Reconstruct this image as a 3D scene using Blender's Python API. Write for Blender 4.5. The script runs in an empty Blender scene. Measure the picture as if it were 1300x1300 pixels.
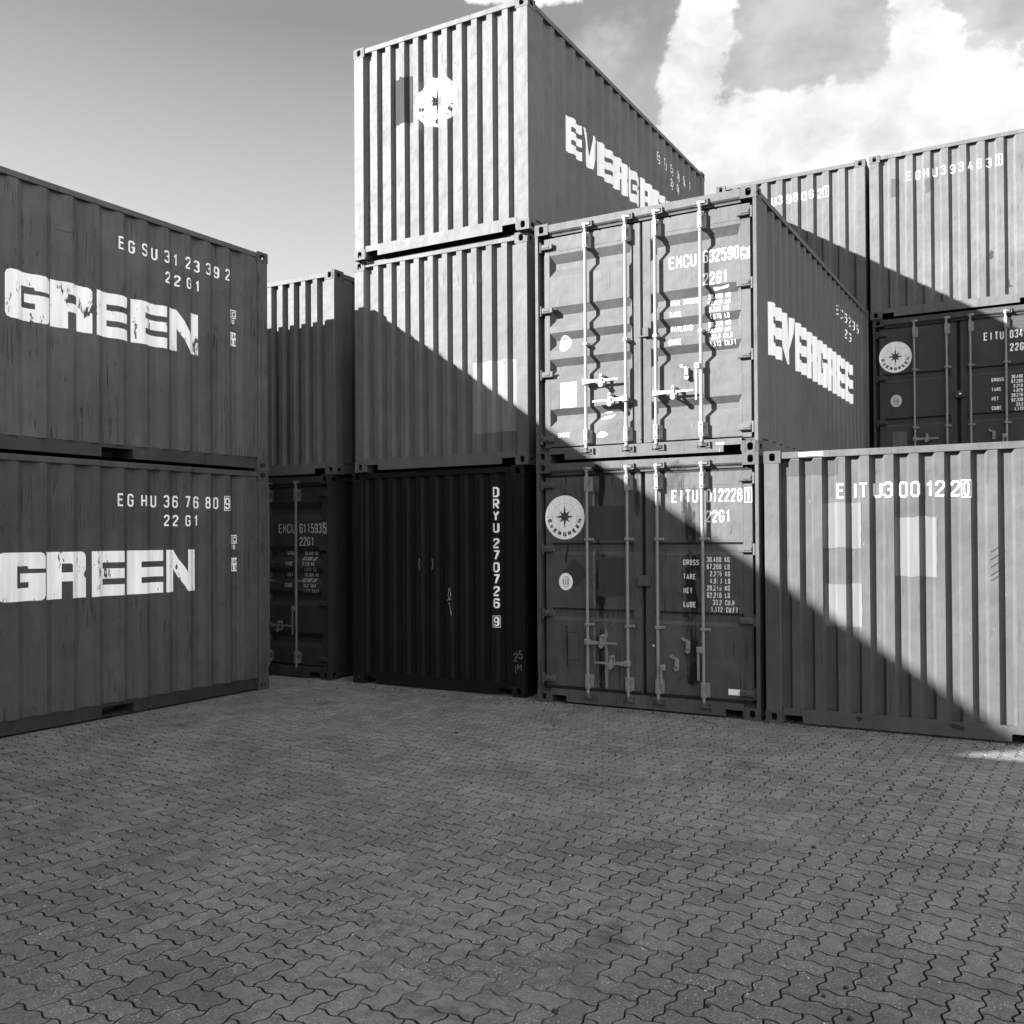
import bpy, bmesh, math, random
import numpy as np
from mathutils import Vector, Matrix

random.seed(7)
sc = bpy.context.scene
R = math.radians

# ------------------------------------------------------------------ camera
CAM = (4.9925, -9.0996, 1.7849)
YAW, PITCH, ROLL, FPX, PPX, PPY = -29.745, 0.5189, -0.3547, 1209.08, 660.5, 670.85
y_, p_, r_ = R(YAW), R(PITCH), R(ROLL)
fwd = Vector((math.sin(y_)*math.cos(p_), math.cos(y_)*math.cos(p_), math.sin(p_)))
rgt = Vector((math.cos(y_), -math.sin(y_), 0))
upv = rgt.cross(fwd)
rgt2 = rgt*math.cos(r_) + upv*math.sin(r_)
upv2 = upv*math.cos(r_) - rgt*math.sin(r_)
cd = bpy.data.cameras.new("Camera")
cam = bpy.data.objects.new("camera", cd)
sc.collection.objects.link(cam)
m = Matrix((rgt2, upv2, -fwd)).transposed().to_4x4()
m.translation = Vector(CAM)
cam.matrix_world = m
cd.sensor_width = 36.0
cd.sensor_fit = 'HORIZONTAL'
cd.lens = 36.0*FPX/1300.0
cd.shift_x = -(PPX-650)/1300.0
cd.shift_y = (PPY-650)/1300.0
cd.clip_start = 0.05
cd.clip_end = 3000
sc.camera = cam

# ------------------------------------------------------------------ light
SUN_DIR = Vector((-1.0, -0.935, 0.645)).normalized()     # towards the sun
sun_el = math.asin(SUN_DIR.z)
sun_az = math.atan2(SUN_DIR.x, SUN_DIR.y)
sd = bpy.data.lights.new("Sun", 'SUN')
sd.energy = 4.0
sd.angle = R(0.5)
sd.color = (1.0, 1.0, 1.0)
so = bpy.data.objects.new("sun", sd)
sc.collection.objects.link(so)
so.rotation_euler = (-SUN_DIR).to_track_quat('-Z', 'Y').to_euler()
so.location = (-30, -30, 30)

sc.view_settings.view_transform = 'Standard'
sc.view_settings.look = 'None'
sc.view_settings.exposure = 2.8
sc.view_settings.gamma = 1.0
sc.view_settings.use_curve_mapping = False


# ------------------------------------------------------------------ node helper
class NT:
    def __init__(self, nt):
        self.nt = nt
        self.N = nt.nodes
        self.L = nt.links

    def n(self, typ, **kw):
        nd = self.N.new(typ)
        for k, v in kw.items():
            setattr(nd, k, v)
        return nd

    def put(self, sock, v):
        if hasattr(v, 'is_output') or isinstance(v, bpy.types.NodeSocket):
            self.L.new(v, sock)
        else:
            sock.default_value = v

    def m(self, op, a, b=0.0, c=None, clamp=False):
        nd = self.n('ShaderNodeMath', operation=op)
        nd.use_clamp = clamp
        self.put(nd.inputs[0], a)
        self.put(nd.inputs[1], b)
        if c is not None:
            self.put(nd.inputs[2], c)
        return nd.outputs[0]

    def mr(self, v, a, b, c=0.0, d=1.0, smooth=True):
        nd = self.n('ShaderNodeMapRange')
        nd.interpolation_type = 'SMOOTHSTEP' if smooth else 'LINEAR'
        self.put(nd.inputs[0], v)
        for i, x in enumerate((a, b, c, d)):
            self.put(nd.inputs[1+i], x)
        return nd.outputs[0]

    def mix(self, f, a, b):
        nd = self.n('ShaderNodeMix', data_type='FLOAT')
        self.put(nd.inputs[0], f)
        self.put(nd.inputs[2], a)
        self.put(nd.inputs[3], b)
        return nd.outputs[0]

    def noise(self, vec, scale, detail=3.0, rough=0.5, dist=0.0):
        nd = self.n('ShaderNodeTexNoise')
        self.L.new(vec, nd.inputs['Vector'])
        nd.inputs['Scale'].default_value = scale
        nd.inputs['Detail'].default_value = detail
        nd.inputs['Roughness'].default_value = rough
        nd.inputs['Distortion'].default_value = dist
        return nd.outputs['Fac']

    def mapping(self, vec, scale=(1, 1, 1), loc=(0, 0, 0)):
        nd = self.n('ShaderNodeMapping')
        self.L.new(vec, nd.inputs[0])
        nd.inputs['Location'].default_value = loc
        nd.inputs['Scale'].default_value = scale
        return nd.outputs[0]

    def grey(self, v):
        nd = self.n('ShaderNodeCombineColor')
        for i in range(3):
            self.L.new(v, nd.inputs[i])
        return nd.outputs[0]


# ------------------------------------------------------------------ world: desaturated sky, clouds to the right
w = bpy.data.worlds.new("World")
sc.world = w
w.use_nodes = True
t = NT(w.node_tree)
t.N.clear()
sky = t.n('ShaderNodeTexSky', sky_type='NISHITA')
sky.sun_disc = False
sky.sun_elevation = sun_el
sky.sun_rotation = sun_az
sky.air_density = 1.0
sky.dust_density = 1.5
sp = t.n('ShaderNodeSeparateColor')
t.L.new(sky.outputs[0], sp.inputs[0])
# black-and-white conversion of the sky (red filter)
bw = t.m('ADD', t.m('MULTIPLY', sp.outputs[0], 0.55), t.m('ADD', t.m('MULTIPLY', sp.outputs[1], 0.35), t.m('MULTIPLY', sp.outputs[2], 0.10)))
tc = t.n('ShaderNodeTexCoord')
sx = t.n('ShaderNodeSeparateXYZ')
t.L.new(tc.outputs['Generated'], sx.inputs[0])
az = t.m('MULTIPLY', t.m('ARCTAN2', sx.outputs[0], sx.outputs[1]), 57.2958)
el = t.m('MULTIPLY', t.m('ARCSINE', t.m('MINIMUM', t.m('MAXIMUM', sx.outputs[2], -0.9999), 0.9999)), 57.2958)
nz = t.noise(tc.outputs['Generated'], 7.0, 8.0, 0.58, 0.4)
nz2 = t.noise(t.mapping(tc.outputs['Generated'], (1, 1, 1.3), (3, 1, 0)), 20.0, 6.0, 0.6, 0.3)
nz3 = t.noise(t.mapping(tc.outputs['Generated'], (1, 1, 1.2), (7, 2, 0)), 52.0, 6.0, 0.62, 0.2)
nw = t.m('ADD', t.m('MULTIPLY', t.m('SUBTRACT', nz, 0.5), 2.2), t.m('ADD', t.m('MULTIPLY', t.m('SUBTRACT', nz2, 0.5), 1.5), t.m('MULTIPLY', t.m('SUBTRACT', nz3, 0.5), 0.8)))


def blob(ca, ce, ra, re, amp=1.0, rot=0.0):
    da = t.m('SUBTRACT', az, ca)
    de = t.m('SUBTRACT', el, ce)
    c, s = math.cos(R(rot)), math.sin(R(rot))
    u = t.m('DIVIDE', t.m('ADD', t.m('MULTIPLY', da, c), t.m('MULTIPLY', de, s)), ra)
    v = t.m('DIVIDE', t.m('SUBTRACT', t.m('MULTIPLY', de, c), t.m('MULTIPLY', da, s)), re)
    d2 = t.m('ADD', t.m('MULTIPLY', u, u), t.m('MULTIPLY', v, v))
    return t.m('MULTIPLY', t.m('EXPONENT', t.m('MULTIPLY', d2, -1.0)), amp)


def total(lst):
    a = lst[0]
    for b in lst[1:]:
        a = t.m('ADD', a, b)
    return a


# bright cumulus
field = total([
    blob(-18.6, 27.8, 2.2, 5.0, 1.25, -24),
    blob(-14, 21.8, 6.0, 2.8, 1.5),
    blob(-17.5, 18.5, 6.5, 3.5, 1.4),
    blob(-6.5, 22.8, 4.2, 2.4, 1.35),
    blob(-4, 19.5, 7.0, 2.6, 1.3),
    blob(-7.0, 27.5, 1.8, 3.0, 1.0),
    blob(-31.6, 30.9, 4.2, 1.7, 2.0),
    blob(-27.0, 30.0, 2.6, 1.2, 0.8),
    blob(40, 26, 30, 20, 1.5),  # this and the next: unseen clouds added as fill light
    blob(85, 45, 40, 25, 1.3),
])
cl = t.mr(t.m('ADD', field, t.m('MULTIPLY', nw, 0.75)), 0.66, 0.92)
# thin grey veil (middle-bright cloud)
veil_f = total([blob(-12.5, 26.5, 7, 5, 1.2), blob(-3, 25, 7, 5, 1.2), blob(-25.5, 26.8, 4.0, 2.6, 0.6), blob(-24, 23.5, 3, 2, 0.35)])
veil = t.mr(t.m('ADD', veil_f, t.m('MULTIPLY', nw, 0.6)), 0.25, 1.05)
# cloud shading
csh = t.mr(t.noise(t.mapping(tc.outputs['Generated'], (1, 1, 1.6), (0.3, 0, 0.05)), 9.0, 5.0, 0.55), 0.35, 0.62)
SKY = 0.115
blue = t.m('MULTIPLY', bw, SKY)
# blue sky in black and white: lighter towards the horizon, darker higher up
grad = t.mr(el, 14.0, 28.0, 0.092, 0.032, False)
grad = t.m('ADD', grad, t.mr(az, -60.0, -35.0, 0.008, 0.0))
base = t.m('ADD', t.m('MULTIPLY', blue, 0.06), grad)
# unseen sky brightness added as fill light: east and south of the yard, overhead
sky_fill = t.m('ADD', t.m('ADD', blob(95, 30, 62, 45, 1.0), blob(170, 40, 60, 30, 0.5)), t.mr(el, 50.0, 80.0, 0.0, 0.5))
base = t.m('ADD', base, t.m('MULTIPLY', sky_fill, 0.34))
val = t.mix(t.m('MULTIPLY', veil, 0.8), base, t.mix(csh, 0.076, 0.115))
csh2 = t.m('ADD', t.m('MULTIPLY', csh, 0.6), t.mr(nz2, 0.36, 0.62, 0.0, 0.4))
val = t.mix(cl, val, t.mix(csh2, 0.102, 0.152))
val = t.m('ADD', val, t.m('MULTIPLY', t.m('MULTIPLY', sky_fill, cl), 0.15))
bg = t.n('ShaderNodeBackground')
t.L.new(t.grey(val), bg.inputs[0])
bg.inputs[1].default_value = 1.0
wo = t.n('ShaderNodeOutputWorld')
t.L.new(bg.outputs[0], wo.inputs[0])


# ------------------------------------------------------------------ materials
def new_mat(name):
    mt = bpy.data.materials.new(name)
    mt.use_nodes = True
    q = NT(mt.node_tree)
    q.N.clear()
    b = q.n('ShaderNodeBsdfPrincipled')
    o = q.n('ShaderNodeOutputMaterial')
    q.L.new(b.outputs[0], o.inputs[0])
    return mt, q, b


def obj_coord(q, seed):
    c = q.n('ShaderNodeTexCoord')
    return q.mapping(c.outputs['Object'], (1, 1, 1), (seed*1.37, seed*0.71, seed*0.53)), c.outputs['Object']


ALB = {}


def container_paint(name, alb, seed, streaks=(), dirt=0.5, rough=0.60, chips=0.5, chip_light=0.5, dent=1.0, spec=0.18):
    """painted steel: tone changes, vertical rain streaks, rust chips, dents"""
    mt, q, b = new_mat(name)
    ALB[mt.name] = alb
    v, raw = obj_coord(q, seed)
    s = q.n('ShaderNodeSeparateXYZ')
    q.L.new(raw, s.inputs[0])
    big = q.noise(v, 0.9, 3, 0.5)
    mid = q.noise(v, 6.0, 5, 0.6)
    runs = q.noise(q.mapping(v, (24, 24, 0.9)), 1.0, 4, 0.6)
    runs2 = q.noise(q.mapping(v, (60, 60, 1.6)), 1.0, 3, 0.6)
    tone = q.m('ADD', 1.0, q.m('MULTIPLY', q.m('SUBTRACT', big, 0.5), 0.65))
    tone = q.m('MULTIPLY', tone, q.m('ADD', 1.0, q.m('MULTIPLY', q.m('SUBTRACT', mid, 0.5), 0.55)))
    tone = q.m('MULTIPLY', tone, q.m('ADD', 1.0, q.m('MULTIPLY', q.m('SUBTRACT', runs, 0.5), 0.42*dirt)))
    tone = q.m('MULTIPLY', tone, q.m('ADD', 1.0, q.m('MULTIPLY', q.m('SUBTRACT', runs2, 0.5), 0.28*dirt)))
    col = q.m('MULTIPLY', tone, alb)
    # dark rust runs
    rm = q.m('MULTIPLY', q.mr(runs2, 0.55, 0.66), q.mr(q.noise(v, 2.1, 4, 0.65), 0.48, 0.60))
    col = q.mix(q.m('MULTIPLY', rm, 0.75*dirt), col, 0.012)
    for (cx, wd, z0, z1, st, tone2) in streaks:
        dx = q.m('DIVIDE', q.m('SUBTRACT', s.outputs[0], cx), wd)
        g = q.m('EXPONENT', q.m('MULTIPLY', q.m('MULTIPLY', dx, dx), -1.0))
        zz = q.m('MULTIPLY', q.mr(s.outputs[2], z0-0.1, z0+0.15), q.mr(s.outputs[2], z1+0.05, z1-0.1, 0, 1))
        fr = q.noise(q.mapping(v, (45, 45, 1.3)), 1.0, 6, 0.68, 0.6)
        bl = q.noise(q.mapping(v, (7, 7, 3.5)), 1.0, 5, 0.65)
        mk = q.mr(q.m('MULTIPLY', q.m('MULTIPLY', g, zz), q.m('ADD', fr, q.m('MULTIPLY', q.m('SUBTRACT', q.m('MULTIPLY', bl, 2.0), 0.75), 0.9))), 0.54, 0.78)
        col = q.mix(q.m('MULTIPLY', mk, st), col, tone2)
    scz = q.mr(q.noise(q.mapping(v, (14, 14, 3.6), (1, 3, 2)), 1.0, 6, 0.76, 0.5), 0.615, 0.665)
    scz = q.m('MULTIPLY', scz, q.mr(q.noise(v, 0.9, 3, 0.6), 0.46, 0.58))
    col = q.mix(q.m('MULTIPLY', scz, min(1.0, 0.62*dirt)), col, alb*0.25)
    dst = q.m('MULTIPLY', q.mr(q.noise(q.mapping(v, (3, 3, 1.2), (5, 1, 0)), 1.0, 6, 0.7), 0.50, 0.68), min(1.0, 0.30*dirt))
    col = q.mix(dst, col, alb*1.5+0.01)
    # chips and scratches
    ch = q.mr(q.noise(v, 34.0, 4, 0.7), 0.70-0.04*chips, 0.735-0.04*chips)
    cw = q.mr(q.noise(v, 1.9, 3, 0.6), 0.52, 0.64)
    chips_m = q.m('MULTIPLY', ch, cw)
    col = q.mix(q.m('MULTIPLY', chips_m, 0.9), col, 0.014)
    sc1 = q.mr(q.noise(q.mapping(v, (90, 90, 7)), 1.0, 2, 0.5), 0.735, 0.76)
    sc2 = q.m('MULTIPLY', sc1, q.mr(q.noise(v, 1.3, 3, 0.6, 0.5), 0.5, 0.62))
    col = q.mix(q.m('MULTIPLY', sc2, chip_light), col, min(0.5, alb*3.5+0.05))
    q.L.new(q.grey(col), b.inputs['Base Color'])
    q.put(b.inputs['Roughness'], q.m('ADD', rough, q.m('MULTIPLY', q.m('SUBTRACT', mid, 0.5), 0.35)))
    b.inputs['Specular IOR Level'].default_value = spec
    # bumps: shallow dents + orange peel
    hd = q.m('ADD', q.m('MULTIPLY', q.noise(v, 2.6, 2, 0.5), 0.020*dent), q.m('MULTIPLY', q.noise(v, 9.0, 2, 0.5), 0.0050*dent))
    hd = q.m('ADD', hd, q.m('MULTIPLY', mid, 0.0006))
    hd = q.m('SUBTRACT', hd, q.m('MULTIPLY', chips_m, 0.0012))
    bp = q.n('ShaderNodeBump')
    bp.inputs['Strength'].default_value = 0.85
    bp.inputs['Distance'].default_value = 1.0
    q.L.new(hd, bp.inputs['Height'])
    q.L.new(bp.outputs[0], b.inputs['Normal'])
    return mt


def marking_paint(name, alb, under, seed, wear=0.4, scale=11.0, spec=0.2):
    """stencilled paint that has flaked down to the container colour"""
    mt, q, b = new_mat(name)
    v, raw = obj_coord(q, seed)
    n1 = q.noise(q.mapping(v, (1.0, 1.0, 0.35)), scale, 6, 0.72, 0.3)
    n2 = q.noise(v, 1.5, 3, 0.55)
    k = q.m('ADD', n1, q.m('MULTIPLY', q.m('SUBTRACT', n2, 0.5), 0.55*min(1.0, wear*1.6)))
    mk = q.mr(k, 0.735-0.13*wear, 0.765-0.13*wear)
    fade = q.noise(q.mapping(v, (14, 14, 1.2)), 1.0, 4, 0.6)
    c = q.m('MULTIPLY', q.m('ADD', 1.0, q.m('MULTIPLY', q.m('SUBTRACT', fade, 0.5), 0.7)), alb)
    col = q.mix(mk, c, under)
    q.L.new(q.grey(col), b.inputs['Base Color'])
    b.inputs['Roughness'].default_value = 0.62
    b.inputs['Specular IOR Level'].default_value = spec
    return mt


def simple(name, alb, rough=0.5, metal=0.0, var=0.25, scale=18.0, spec=0.4):
    mt, q, b = new_mat(name)
    v, raw = obj_coord(q, 3.1)
    n1 = q.noise(v, scale, 5, 0.65)
    n2 = q.noise(q.mapping(v, (30, 30, 2.5)), 1.0, 3, 0.6)
    c = q.m('MULTIPLY', q.m('ADD', 1.0, q.m('ADD', q.m('MULTIPLY', q.m('SUBTRACT', n1, 0.5), var*2), q.m('MULTIPLY', q.m('SUBTRACT', n2, 0.5), var))), alb)
    q.L.new(q.grey(c), b.inputs['Base Color'])
    b.inputs['Roughness'].default_value = rough
    b.inputs['Metallic'].default_value = metal
    b.inputs['Specular IOR Level'].default_value = spec
    bp = q.n('ShaderNodeBump')
    bp.inputs['Strength'].default_value = 0.5
    bp.inputs['Distance'].default_value = 0.002
    q.L.new(n1, bp.inputs['Height'])
    q.L.new(bp.outputs[0], b.inputs['Normal'])
    return mt


RUBBER = simple("rubber_gasket", 0.012, 0.7, var=0.2, spec=0.2)
STEEL = simple("galvanised_steel", 0.25, 0.42, var=0.25)
STEEL_DULL = simple("weathered_steel", 0.17, 0.55, var=0.4)
STICKER = simple("white_sticker", 0.78, 0.4, var=0.05)
BLACK_INK = simple("black_ink", 0.012, 0.5, var=0.1)
STEEL_DARK = simple("dark_steel", 0.075, 0.6, var=0.4)
FLOOR_DARK = simple("plywood_floor", 0.03, 0.8, var=0.3)


# ------------------------------------------------------------------ mesh builder
class MB:
    def __init__(self):
        self.v = []
        self.f = []

    def add(self, vs, fs):
        o = len(self.v)
        self.v += [tuple(p) for p in vs]
        self.f += [tuple(i+o for i in f) for f in fs]

    def box(self, x0, x1, y0, y1, z0, z1):
        vs = [(x, y, z) for z in (z0, z1) for y in (y0, y1) for x in (x0, x1)]
        self.add(vs, [(0, 2, 3, 1), (4, 5, 7, 6), (0, 1, 5, 4), (1, 3, 7, 5), (3, 2, 6, 7), (2, 0, 4, 6)])

    def bbox(self, x0, x1, y0, y1, z0, z1, c=0.004):
        """box with chamfered vertical-plane edges"""
        c = min(c, (x1-x0)*0.3, (y1-y0)*0.3, (z1-z0)*0.3)
        bm = bmesh.new()
        bmesh.ops.create_cube(bm, size=1.0)
        for v in bm.verts:
            v.co = Vector(((x0+x1)/2+v.co.x*(x1-x0), (y0+y1)/2+v.co.y*(y1-y0), (z0+z1)/2+v.co.z*(z1-z0)))
        bmesh.ops.bevel(bm, geom=list(bm.edges), offset=c, segments=1, affect='EDGES')
        bm.verts.index_update()
        self.add([v.co[:] for v in bm.verts], [[q.index for q in f.verts] for f in bm.faces])
        bm.free()

    def prism(self, poly, ax, d0, d1):
        """poly: list of 2-D points in the plane normal to axis ax (x: (y,z), y: (x,z), z: (x,y))"""
        def mk(a, b, d):
            return {'x': (d, a, b), 'y': (a, d, b), 'z': (a, b, d)}[ax]
        n = len(poly)
        vs = [mk(a, b, d0) for a, b in poly]+[mk(a, b, d1) for a, b in poly]
        fs = [tuple(range(n-1, -1, -1)), tuple(range(n, 2*n))]+[(i, (i+1) % n, n+(i+1) % n, n+i) for i in range(n)]
        self.add(vs, fs)

    def tube(self, p0, p1, r, n=12, caps=True, r1=None):
        p0, p1 = Vector(p0), Vector(p1)
        r1 = r if r1 is None else r1
        d = (p1-p0).normalized()
        a = d.orthogonal().normalized()
        b = d.cross(a)
        vs = []
        for p, rr in ((p0, r), (p1, r1)):
            for i in range(n):
                an = 2*math.pi*i/n
                vs.append(p+(a*math.cos(an)+b*math.sin(an))*rr)
        fs = [(i, (i+1) % n, n+(i+1) % n, n+i) for i in range(n)]
        if caps:
            fs += [tuple(range(n-1, -1, -1)), tuple(range(n, 2*n))]
        self.add(vs, fs)

    def build(self, name, mat, parent=None, smooth=False, fix=True):
        me = bpy.data.meshes.new(name)
        me.from_pydata(self.v, [], self.f)
        me.validate()
        if fix:
            bm = bmesh.new()
            bm.from_mesh(me)
            bmesh.ops.recalc_face_normals(bm, faces=bm.faces)
            bm.to_mesh(me)
            bm.free()
        if smooth:
            for p in me.polygons:
                p.use_smooth = True
            me.set_sharp_from_angle(angle=R(35))
        me.materials.append(mat)
        o = bpy.data.objects.new(name, me)
        sc.collection.objects.link(o)
        o.parent = parent
        return o


# ------------------------------------------------------------------ container geometry
W, H, LG = 2.438, 2.591, 6.058


class Prof:
    """piecewise linear depth profile along one coordinate"""
    def __init__(self, pts):
        self.p = pts

    def __call__(self, a):
        p = self.p
        if a <= p[0][0]:
            return p[0][1]
        for (a0, d0), (a1, d1) in zip(p, p[1:]):
            if a <= a1:
                return d0+(d1-d0)*(a-a0)/(a1-a0) if a1 > a0 else d1
        return p[-1][1]

    def breaks(self):
        return [a for a, _ in self.p]


def end_profile(pitch, first, depth, dark=0.36):
    """vertical corrugation of an end wall; first = x where the first recess begins"""
    pts = [(0.125, 0.0)]
    x = first
    sl, fl = pitch*0.14, pitch*0.36
    while x+2*sl+fl < W-0.126:
        pts += [(x, 0.0), (x+sl, depth), (x+sl+fl, depth), (x+2*sl+fl, 0.0)]
        x += pitch
    pts.append((W-0.125, 0.0))
    return Prof(pts)


def side_profile(y0=0.351, depth=0.036):
    pts = [(0.16, 0.0)]
    y = y0
    while y+0.206 < LG-0.16:
        pts += [(y, 0.0), (y+0.068, depth), (y+0.138, depth), (y+0.206, 0.0)]
        y += 0.278
    pts.append((LG-0.16, 0.0))
    return Prof(pts)


def groove_profile(grooves, z0, z1):
    """horizontal pressed grooves of a door; groove = (top, upper slope, flat, lower slope, depth)"""
    pts = [(z0, 0.0)]
    for (tp, us, fl, ls, dp) in sorted(grooves):
        b = tp-us-fl-ls
        pts += [(b, 0.0), (b+ls, dp), (b+ls+fl, dp), (tp, 0.0)]
    pts.append((z1, 0.0))
    return Prof(pts)


SIDE = side_profile()
G_MANY = [(2.252, .090, .065, .085, .050), (1.687, .085, .055, .075, .050), (1.406, .078, .050, .070, .050),
          (1.120, .078, .050, .070, .050), (0.576, .068, .055, .070, .050)]
G_TWO = [(1.722, .022, .072, .034, .028), (1.022, .022, .074, .034, .028)]
DOOR_Y = 0.050       # outer face of the door sheet
END_Y = 0.012        # outer face of an end wall
Z0P, Z1P = 0.150, 2.515


def oval_ring(mb, o, u, v, n, su, sv, hu, hv, depth=0.028):
    """a flat face su x sv (centre o) with an oval hole 2hu x 2hv and a short inner tube"""
    o, u, v, n = Vector(o), Vector(u), Vector(v), Vector(n)
    K = 24
    outer, inner = [], []
    for i in range(K):
        a = 2*math.pi*(i+0.5)/K
        c, s = math.cos(a), math.sin(a)
        k = 1/max(abs(c)/su, abs(s)/sv)*0.5
        outer.append((c*k, s*k))
        e = 0.62
        inner.append((math.copysign(abs(c)**e, c)*hu, math.copysign(abs(s)**e, s)*hv))
    cor = [(su/2, sv/2), (-su/2, sv/2), (-su/2, -sv/2), (su/2, -sv/2)]
    P = [o+u*a+v*b for a, b in outer]+[o+u*a+v*b for a, b in inner]+[o+u*a+v*b-n*depth for a, b in inner]
    P += [o+u*a+v*b for a, b in cor]
    F = []
    for i in range(K):
        j = (i+1) % K
        a0, b0 = outer[i]
        a1, b1 = outer[j]
        corner = None
        for ci, (ca, cb) in enumerate(cor):
            if (abs(a0-ca) < 1e-6) != (abs(a1-ca) < 1e-6) and (abs(b0-cb) < 1e-6) != (abs(b1-cb) < 1e-6) and a0*ca > 0 and b0*cb > 0 and a1*ca > 0 and b1*cb > 0:
                corner = 3*K+ci
        if corner is not None:
            F.append((i, corner, j, K+j, K+i))
        else:
            F.append((i, j, K+j, K+i))
        F.append((K+i, K+j, 2*K+j, 2*K+i))
    mb.add(P, F)


def casting(x_right, y_back, z_top):
    """corner casting 162 x 178 x 118 mm with its three openings"""
    mb = MB()
    a, b, c = 0.162, 0.178, 0.118
    x0 = W-a+0.003 if x_right else -0.003
    x1 = x0+a
    y0 = LG-b+0.003 if y_back else -0.003
    y1 = y0+b
    z0 = H-c if z_top else 0.0
    z1 = z0+c
    cx, cy, cz = (x0+x1)/2, (y0+y1)/2, (z0+z1)/2
    X, Y, Z = Vector((1, 0, 0)), Vector((0, 1, 0)), Vector((0, 0, 1))
    for (side, on) in (('x', x_right), ('y', y_back), ('z', z_top)):
        for s in (0, 1):
            exposed = (s == 1) == on
            if side == 'x':
                o = ((x1 if s else x0), cy, cz); n = X*(1 if s else -1); u, v, su, sv, hu, hv = Y, Z, b, c, .040, .026
            elif side == 'y':
                o = (cx, (y1 if s else y0), cz); n = Y*(1 if s else -1); u, v, su, sv, hu, hv = X, Z, a, c, .029, .038
            else:
                o = (cx, cy, (z1 if s else z0)); n = Z*(1 if s else -1); u, v, su, sv, hu, hv = X, Y, a, b, .032, .060
            if exposed:
                oval_ring(mb, o, u, v, n, su, sv, hu, hv)
            else:
                o = Vector(o)
                mb.add([o+u*su/2*i+v*sv/2*j for i, j in ((-1, -1), (1, -1), (1, 1), (-1, 1))], [(0, 1, 2, 3)])
    return mb


def rail_poly(a0, a1, z0, z1, notches):
    """outline of a bottom rail with rectangular notches cut from below: (n0, n1, top)"""
    pts = [(a0, z1), (a0, z0)]
    for n0, n1, tp in notches:
        pts += [(n0, z0), (n0, tp), (n1, tp), (n1, z0)]
    pts += [(a1, z0), (a1, z1)]
    return pts


def strip_poly(mb, a0, a1, z0, z1, notches, mk, d0, d1):
    """rail with notches as butted convex pieces in one mesh"""
    poly = rail_poly(a0, a1, z0, z1, notches)
    n = len(poly)
    mb_v = [mk(a, z, d0) for a, z in poly]+[mk(a, z, d1) for a, z in poly]
    cuts = [a0]
    for n0, n1, tp in notches:
        cuts += [n0, n1]
    cuts.append(a1)
    # split along a for convexity, welded by vertices of neighbouring pieces
    for i, (c0, c1) in enumerate(zip(cuts, cuts[1:])):
        zz = z0
        for n0, n1, tp in notches:
            if abs(c0-n0) < 1e-9:
                zz = tp
        vs = [mk(c0, zz, d0), mk(c1, zz, d0), mk(c1, z1, d0), mk(c0, z1, d0), mk(c0, zz, d1), mk(c1, zz, d1), mk(c1, z1, d1), mk(c0, z1, d1)]
        fs = [(0, 1, 2, 3), (7, 6, 5, 4), (0, 4, 5, 1), (3, 2, 6, 7)]
        left_z = z0 if i == 0 else None
        if i == 0:
            fs.append((0, 3, 7, 4))
        if i == len(cuts)-2:
            fs.append((1, 5, 6, 2))
        mb.add(vs, fs)
    for n0, n1, tp in notches:
        for c in (n0, n1):
            mb.add([mk(c, z0, d0), mk(c, tp, d0), mk(c, tp, d1), mk(c, z0, d1)], [(0, 1, 2, 3)])


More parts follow.
